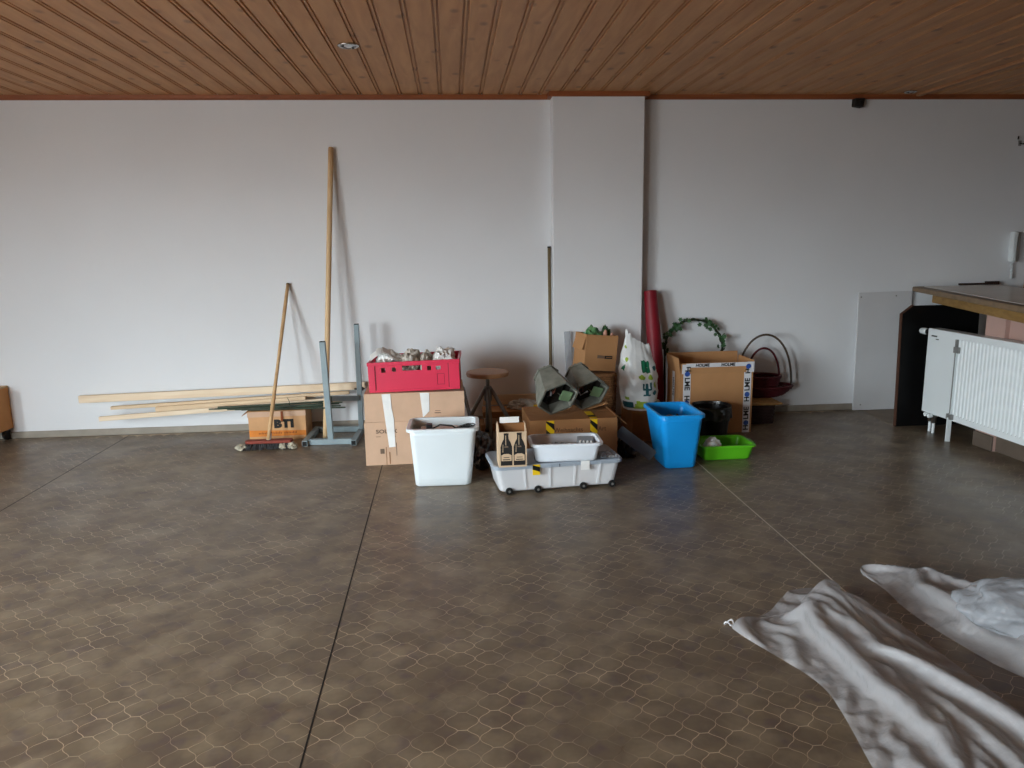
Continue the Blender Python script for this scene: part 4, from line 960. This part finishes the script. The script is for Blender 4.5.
hb = thing('cardboard_box', 'large open tan cardboard box sealed with blue and black lettered tape', 'box', (1.885, 5.112, 0), (0, 0, R_(1)))
carton(hb, .545, .285, .448, M['card_holme'], top=False)
obj('front_flap', B().b2(-.271, .271, 0, .004, 0, .078).xf(Matrix.Translation((.004, .0, .448)) @ Matrix.Rotation(R_(7), 4, 'X')), M['card_holme'], hb)
obj('back_flap', B().b2(-.27, .27, 0, .004, 0, .115).xf(Matrix.Translation((0, .281, .448)) @ Matrix.Rotation(R_(-5), 4, 'X')), M['card_holme'], hb)
obj('side_flap', B().b2(0, .004, .004, .281, 0, .115).xf(Matrix.Translation((-.272, 0, .448)) @ Matrix.Rotation(R_(-7), 4, 'Y')), M['card_holme'], hb)
obj('side_flap', B().b2(-.004, .0, .004, .281, 0, .085).xf(Matrix.Translation((.272, 0, .448)) @ Matrix.Rotation(R_(5), 4, 'Y')), M['card_holme'], hb)
def tapeword(parent, cx_, cz, ang, size):
    # H, a blue globe in place of the letter O, then LME; ang turns the word in the plane of the face
    a = R_(ang); ca, sa = math.cos(a), math.sin(a)
    def put(u):
        z = cz - u * sa; return (cx_ + u * ca, -.0018 - max(0, z - .44) * math.tan(R_(7)) - (.0008 if z > .44 else 0), z)
    def tl(z): return 7 if z > .448 else 0
    p = put(-1.5 * size); text('lettering', 'H', size, M['ink'], parent, p, (R_(90 + tl(p[2])), a, 0), bold=size * .03)
    obj('globe_mark', B().lathe([(size * .36, 0), (size * .36, .0006)], 16).xf(Matrix.Translation(put(-.82 * size)) @ Matrix.Rotation(R_(90 + tl(put(-.82 * size)[2])), 4, 'X')), M['globe'], parent)
    p = put(.55 * size)
    if p[2] < .448: text('lettering', 'LME', size, M['ink'], parent, p, (R_(90), a, 0), bold=size * .03)
obj('tape', B().b2(-.246, -.192, -.0012, -.0002, .0, .448), M['tape_white'], hb); obj('tape', B().b2(.205, .259, -.0012, -.0002, .0, .448), M['tape_white'], hb)
obj('tape', B().b2(-.235, .235, -.0012, -.0002, .046, .076).xf(Matrix.Translation((.004, .0, .448)) @ Matrix.Rotation(R_(7), 4, 'X')), M['tape_white'], hb)
obj('tape', B().b2(-.262, -.208, -.0014, -.0002, .0, .070).b2(.218, .272, -.0014, -.0002, .0, .078).xf(Matrix.Translation((.004, .0, .448)) @ Matrix.Rotation(R_(7), 4, 'X')), M['tape_white'], hb)
for cz in (.404, .192): tapeword(hb, -.219, cz, 90, .053)
for cz in (.115, .327, .535): tapeword(hb, .232, cz, -90, .053)
for x in (-.11, .08): text('lettering', 'HOLME', .031, M['ink'], hb, (x, -.0098, .508), (R_(90 + 7), 0, 0), bold=.001)
obj('side_tape', B().b2(-.2738, -.2727, .115, .165, .16, .448), M['tape_white'], hb)
text('lettering', 'HOLME', .042, M['ink'], hb, (-.2745, .14, .335), (R_(90), R_(90), R_(-90)))

bk = thing('waste_bin', 'round black bin with black liner in front of the lettered box', 'bin', (1.795, 4.955, 0))
obj('body', B().lathe([(.105, 0), (.110, .004), (.132, .235), (.126, .235), (.104, .01)], 32), M['black_plastic'], bk)
def liner(u, v):
    a = 2 * PI * u; r = .137 + .006 * math.sin(13 * a) * v + .005 * nz(math.cos(a), math.sin(a), v, 4)
    return (r * math.cos(a), r * math.sin(a), .252 - .09 * v + .008 * math.sin(9 * a) * v)
obj('liner', B().grid(liner, 72, 8, wrap=True).grid(lambda u, v: ((.137 - .02 * v) * math.cos(2 * PI * u), (.137 - .02 * v) * math.sin(2 * PI * u), .252 - .10 * v), 72, 4, wrap=True), M['black_bag'], bk, solid=.001)

rbx = thing('rattan_chest', 'low dark chest with tan woven lid under the nested baskets', 'chest', (2.285, 5.495, 0))
obj('body', weave(.30, .31, .31, .32, .145, 12, wav=64, r=.007), M['wicker_dark'], rbx, smooth=True)
obj('lining', B().loft([rr(.29, .30, .03, .002), rr(.30, .31, .03, .142)]), M['wicker_dark'], rbx)
lid_ = B()
for k in range(22): lid_.tube([(-.165, -.17 + .34 * k / 21, .156), (.20, -.17 + .34 * k / 21, .156)], .0085, 6)
obj('lid', lid_, M['wicker_tan'], rbx, smooth=True)
def basket(name, label, loc, r, h, hr, m, hm, band, rot=(0, 0, 0), wav=40):
    t = thing(name, label, 'basket', loc, rot, 'nested baskets')
    b = B()
    nr = max(6, int(h / .011))
    for k in range(nr):
        f = k / (nr - 1); rad = r * (.55 + .45 * f ** .6)
        b.tube([((rad + (.003 if (q + k) % 2 else -.003)) * math.cos(2 * PI * q / wav), (rad + (.003 if (q + k) % 2 else -.003)) * math.sin(2 * PI * q / wav), .008 + (h - .016) * f) for q in range(wav)], .0065, 5, closed=True)
    obj('weave', b, M[m], t, smooth=True)
    obj('base', B().lathe([(r * .54, .002), (r * .54, .01)], 24), M[m], t)
    obj('rim', B().tube([(r * 1.02 * math.cos(2 * PI * q / 36), r * 1.02 * math.sin(2 * PI * q / 36), h) for q in range(36)], .010, 8, closed=True), M[m], t, smooth=True)
    ar = [(-r * math.cos(PI * q / 28), 0, h * .6 + (hr - h * .6) * math.sin(PI * q / 28) ** .85) for q in range(29)]
    lp = []
    hb_ = B()
    for q in range(28): hb_.bar(ar[q], ar[q + 1], band, .009, up=(0, 1, 0)) if False else hb_.tube([ar[q], ar[q + 1]], .0085, 8)
    hd = B().tube(ar, .0085, 8)
    hd.v = [(x, y * band / .017, z) for x, y, z in hd.v]
    obj('handle', hd, M[hm], t, smooth=True)
    return t
bk1 = basket('wicker_basket', 'shallow dark basket with tall brown hoop handle beside the lettered box', (2.435, 5.565, .168), .225, .085, .49, 'wicker_red', 'olive_brown', .030)
bk1.scale = (1, .56, 1)
bk2 = basket('wicker_basket', 'small dark red basket with red hoop handle nested in the larger basket', (2.425, 5.565, .182), .135, .150, .37, 'wicker_red', 'wicker_red', .026)
bk2.scale = (1, .8, 1)

# ------------------------------------------------------------------ blue bin, green tub
bl = thing('storage_bin', 'bright blue open plastic bin standing left of the green tub', 'bin', (1.378, 4.435, 0), (0, 0, R_(1)))
tub(bl, .20, .26, .265, .385, .352, .035, M['blue_plastic'], lip=.012, drop=.018, sh=(-.018, -.012))
tag(obj('dark_rag', blob(.085, .12, .16, 71, .3, 2.5, 3, -.8, crease=.3).xf(Matrix.Translation((1.375, 4.45, .014))), M['black_bag']), 'dark crumpled rag lying deep in the blue bin', 'rag')
tag(obj('metal_ring', B().tube([(1.335 + .022 * math.cos(2 * PI * k / 18), 4.40 + .022 * math.sin(2 * PI * k / 18), .306 + .006 * math.sin(2 * PI * k / 18)) for k in range(18)], .006, 8, closed=True), M['cutlery'], smooth=True), 'small shiny metal ring on the rag in the blue bin', 'ring')
gt = thing('plastic_tub', 'shallow lime green plastic tub on the floor beside the blue bin', 'tub', (1.728, 4.548, 0))
tub(gt, .305, .215, .345, .255, .098, .03, M['green_plastic'], lip=.012, drop=.010)
obj('handle_lip', B().b2(.183, .20, -.05, .05, .086, .098), M['green_plastic'], gt, bevel=.004)
tag(obj('crumpled_paper', blob(.062, .05, .078, 81, .3, 2.2, 3, -.6, crease=.4).xf(Matrix.Translation((1.648, 4.50, .014))), M['paper']), 'crumpled white paper in the front corner of the green tub', 'paper')

# ------------------------------------------------------------------ plastic dust sheets in the foreground
def pip(poly, x, y):
    r = False; j = len(poly) - 1
    for i in range(len(poly)):
        if (poly[i][1] > y) != (poly[j][1] > y) and x < (poly[j][0] - poly[i][0]) * (y - poly[i][1]) / (poly[j][1] - poly[i][1]) + poly[i][0]: r = not r
        j = i
    return r
def edge_d(poly, x, y):
    m = 9.0
    for i in range(len(poly)):
        ax, ay = poly[i]; bx2, by2 = poly[(i + 1) % len(poly)]; dx, dy = bx2 - ax, by2 - ay
        t = max(0, min(1, ((x - ax) * dx + (y - ay) * dy) / (dx * dx + dy * dy))); m = min(m, math.hypot(x - ax - t * dx, y - ay - t * dy))
    return m
def smooth_poly(p, it=2):
    for _ in range(it):
        q = []
        for i in range(len(p)):
            a, b = p[i], p[(i + 1) % len(p)]
            q += [(a[0] * .75 + b[0] * .25, a[1] * .75 + b[1] * .25), (a[0] * .25 + b[0] * .75, a[1] * .25 + b[1] * .75)]
        p = q
    return p
def sheet(poly, hfn, sup, nu=44, rows=84, ex=(.15, .07), seed=1, it=240):
    """draped film: a grid pinned along the outline, with more film than floor, relaxed until the surplus buckles into folds"""
    ys_ = [p[1] for p in poly]; y0, y1 = min(ys_) + 1e-4, max(ys_) - 1e-4; X = np.zeros((rows + 1, nu, 3)); last = (0, 0)
    for j in range(rows + 1):
        y = y0 + (y1 - y0) * j / rows; xs = []
        for i in range(len(poly)):
            a, c = poly[i], poly[(i + 1) % len(poly)]
            if (a[1] > y) != (c[1] > y): xs.append(a[0] + (c[0] - a[0]) * (y - a[1]) / (c[1] - a[1]))
        if xs: last = (min(xs), max(xs))
        for i in range(nu):
            x = last[0] + (last[1] - last[0]) * i / (nu - 1); X[j, i] = (x, y, .004 + hfn(x, y, edge_d(poly, x, y)))
    G = np.array([[.004 + sup(X[j, i, 0], X[j, i, 1], edge_d(poly, X[j, i, 0], X[j, i, 1])) for i in range(nu)] for j in range(rows + 1)])
    rng = np.random.default_rng(seed); pin = np.zeros(X.shape[:2], bool); pin[:, 0] = pin[:, -1] = pin[0] = pin[-1] = True
    def ln(a, b): return np.maximum(np.linalg.norm(a - b, axis=-1), 1e-6)
    flat = X.copy(); flat[..., 2] *= .7
    cs = []                                     # (slice a, slice b, rest, stiffness)
    S = np.s_
    for a, b, e, k in ((S[:, :-1], S[:, 1:], ex[0], .5), (S[:-1], S[1:], ex[1], .5), (S[:-1, :-1], S[1:, 1:], (ex[0] + ex[1]) / 2, .35), (S[:-1, 1:], S[1:, :-1], (ex[0] + ex[1]) / 2, .35),
                       (S[:, :-2], S[:, 2:], ex[0] - .05, .12), (S[:-2], S[2:], ex[1] - .02, .12), (S[:, :-4], S[:, 4:], ex[0] - .10, .05), (S[:-4], S[4:], ex[1] - .04, .05)):
        cs.append((a, b, ln(flat[a], flat[b]) * (1 + e), k))
    X[1:-1, 1:-1, 2] += .004 * rng.random((rows - 1, nu - 2)); P0 = X.copy(); V = np.zeros_like(X)
    wgt = (~pin).astype(float)[..., None]
    for t in range(it):
        V *= .90; V[..., 2] -= .00012; old = X.copy(); X = X + V * wgt
        for _ in range(3):
            for a, b, L, k in cs:
                d_ = X[b] - X[a]; l = np.maximum(np.linalg.norm(d_, axis=-1, keepdims=True), 1e-6); cor = d_ * ((l - L[..., None]) / l) * .5 * k
                X[a] += cor * wgt[a]; X[b] -= cor * wgt[b]
        X[..., 2] = np.maximum(X[..., 2], G); X[pin] = P0[pin]; V = np.clip(X - old, -.01, .01)
    fs_ = [(j * nu + i, j * nu + i + 1, (j + 1) * nu + i + 1, (j + 1) * nu + i) for j in range(rows) for i in range(nu - 1)]
    return B().add(X.reshape(-1, 3).tolist(), fs_)
def ridge(t, w_): return max(0, 1 - abs(t) / w_)
def fold(x, y, p0, p1, w_, h):
    """a crease running from p0 to p1, sharp on its crest, one flank steeper than the other"""
    ax, ay = p0; dx, dy = p1[0] - ax, p1[1] - ay; L = math.hypot(dx, dy)
    t = ((x - ax) * dx + (y - ay) * dy) / (L * L); s = ((x - ax) * -dy + (y - ay) * dx) / L + .012 * math.sin(7 * t + ax * 9)
    if t < -.2 or t > 1.2: return 0
    f = min(1, (t + .2) / .4, (1.2 - t) / .4); k = ridge(s, w_ if s > 0 else w_ * .55)
    return h * f * k ** 1.15
def crumple(x, y, ang, seed, big=.016):
    c, s = math.cos(ang), math.sin(ang); u, v = x * c + y * s, -x * s + y * c          # u along the folds
    r1 = 1 - 2 * abs(nz(u * .8, v * 2.6, 0, 3.2, seed)); r2 = 1 - 2 * abs(nz(u * 1.6, v * 3.0, .5, 6.5, seed + 3)); r3 = 1 - 2 * abs(nz(u * 2, v * 2.4, 1, 13, seed + 6))
    d = noise.voronoi(Vector((u * 4.0 + seed + .3 * r2, v * 9, 3.0)))[0]; d2 = noise.voronoi(Vector((u * 9 - seed, v * 15, 1.0)))[0]
    return big * .9 * r1 + big * .5 * r2 + big * .28 * r3 + big * 1.5 * (d[1] - d[0]) + big * .6 * (d2[1] - d2[0])
P1 = [(.965, 2.405), (1.14, 2.47), (1.22, 2.56), (1.32, 2.66), (1.44, 2.66), (1.53, 2.56), (1.575, 2.40), (1.60, 2.15), (1.62, 1.85), (1.65, 1.5), (1.70, .95), (1.02, .95), (1.03, 1.35), (1.06, 1.62), (1.105, 1.85), (1.125, 2.02), (1.05, 2.19), (.985, 2.33)]
P1 = [P1[0]] + smooth_poly(P1, 2)[2:-2]
folds1 = [((1.24, 2.50), (1.24, 1.55), .10, .045), ((1.33, 2.58), (1.40, 2.12), .07, .035), ((1.34, 2.30), (1.56, 1.45), .11, .055), ((1.22, 2.44), (1.40, 2.28), .05, .03), ((1.46, 2.45), (1.58, 1.75), .07, .03),
          ((1.15, 2.2), (1.17, 1.2), .06, .03), ((1.40, 2.0), (1.36, 1.2), .06, .035), ((1.50, 1.95), (1.46, 1.3), .06, .035), ((1.42, 2.22), (1.54, 2.05), .04, .02), ((1.03, 2.39), (1.20, 2.42), .04, .010)]
def h1(x, y, dd):
    e = min(1, dd / .17); env = e * e * (3 - 2 * e)
    body = .062 * env * max(0, min(1, (x - 1.05) / .15)) * (1 + .35 * max(0, min(1, (y - 2.1) / .35)))
    f = max(fold(x, y, *q) for q in folds1) * (1 - .6 * max(0, min(1, (y - 2.35) / .2)))
    dm = math.hypot(x - 1.36, (y - 2.43) * .9) / .22; body += .05 * (1 - dm * dm) ** 2 if dm < 1 else 0
    return max(0, body + min(1, dd / .09) * (f * .9 + .012 + .7 * crumple(x, y, R_(-72), 2)))
def g1(x, y, dd):                                    # the bunched film underneath
    e = min(1, dd / .20); env = e * e * (3 - 2 * e); dm = math.hypot(x - 1.35, (y - 2.40) * .8) / .24
    return env * max(0, min(1, (x - 1.05) / .2)) * (.045 + (.075 * (1 - dm * dm) ** 2 if dm < 1 else 0) + .012 * nz(x, y, 0, 7, 3))
def g2(x, y, dd):
    e = min(1, dd / .12); env = e * e * (3 - 2 * e)
    return env * (.055 + .02 * nz(x, y, 0, 6, 5))
ds = thing('dust_sheet', 'crumpled milky plastic sheet with pointed corner in the right foreground', 'sheet')
o = obj('film', sheet(P1, h1, g1), M['sheet'], ds, smooth=True); o.modifiers.new('smooth', 'SUBSURF').render_levels = 1
obj('corner_knot', B().tube([(.984 - .018 + .016 * math.cos(2 * PI * k / 20), 2.408 + .010 * math.sin(2 * PI * k / 20), .014 + .008 * math.sin(4 * PI * k / 20)) for k in range(20)], .0028, 6, closed=True).tube([(.985, 2.405, .008), (.967, 2.40, .01)], .004, 6), M['tape_white'], ds)
P2 = smooth_poly([(1.685, 2.62), (1.66, 2.76), (1.75, 2.87), (1.88, 2.72), (2.02, 2.56), (2.18, 2.42), (2.42, 2.25), (2.5, 1.95), (2.2, 1.72), (1.95, 1.80), (1.75, 1.98), (1.69, 2.22), (1.66, 2.45)], 2)
folds2 = [((1.74, 2.78), (2.05, 2.36), .10, .06), ((1.82, 2.78), (2.16, 2.40), .05, .035), ((1.72, 2.58), (1.86, 2.15), .06, .03), ((1.88, 2.5), (2.2, 2.05), .07, .04)]
def h2(x, y, dd):
    e = min(1, dd / .13); env = e * e * (3 - 2 * e)
    return max(0, .042 * env + min(1, dd / .07) * (max(fold(x, y, *q) for q in folds2) + .012 + .7 * crumple(x, y, R_(-52), 9)))
ds2 = tag(obj('dust_sheet', sheet(P2, h2, g2, 44, 58, seed=4), M['sheet'], smooth=True), 'second milky plastic sheet bunched behind the pointed one at the right edge', 'sheet')
tag(obj('film_bundle', blob(.20, .15, .10, 91, .14, 2.0, 5, -.45, crease=.14).xf(Matrix.Translation((1.93, 2.20, .062)) @ Matrix.Rotation(R_(-35), 4, 'Z')), M['sheet2'], smooth=True), 'shiny bundle of clear crumpled film on the second plastic sheet', 'film')
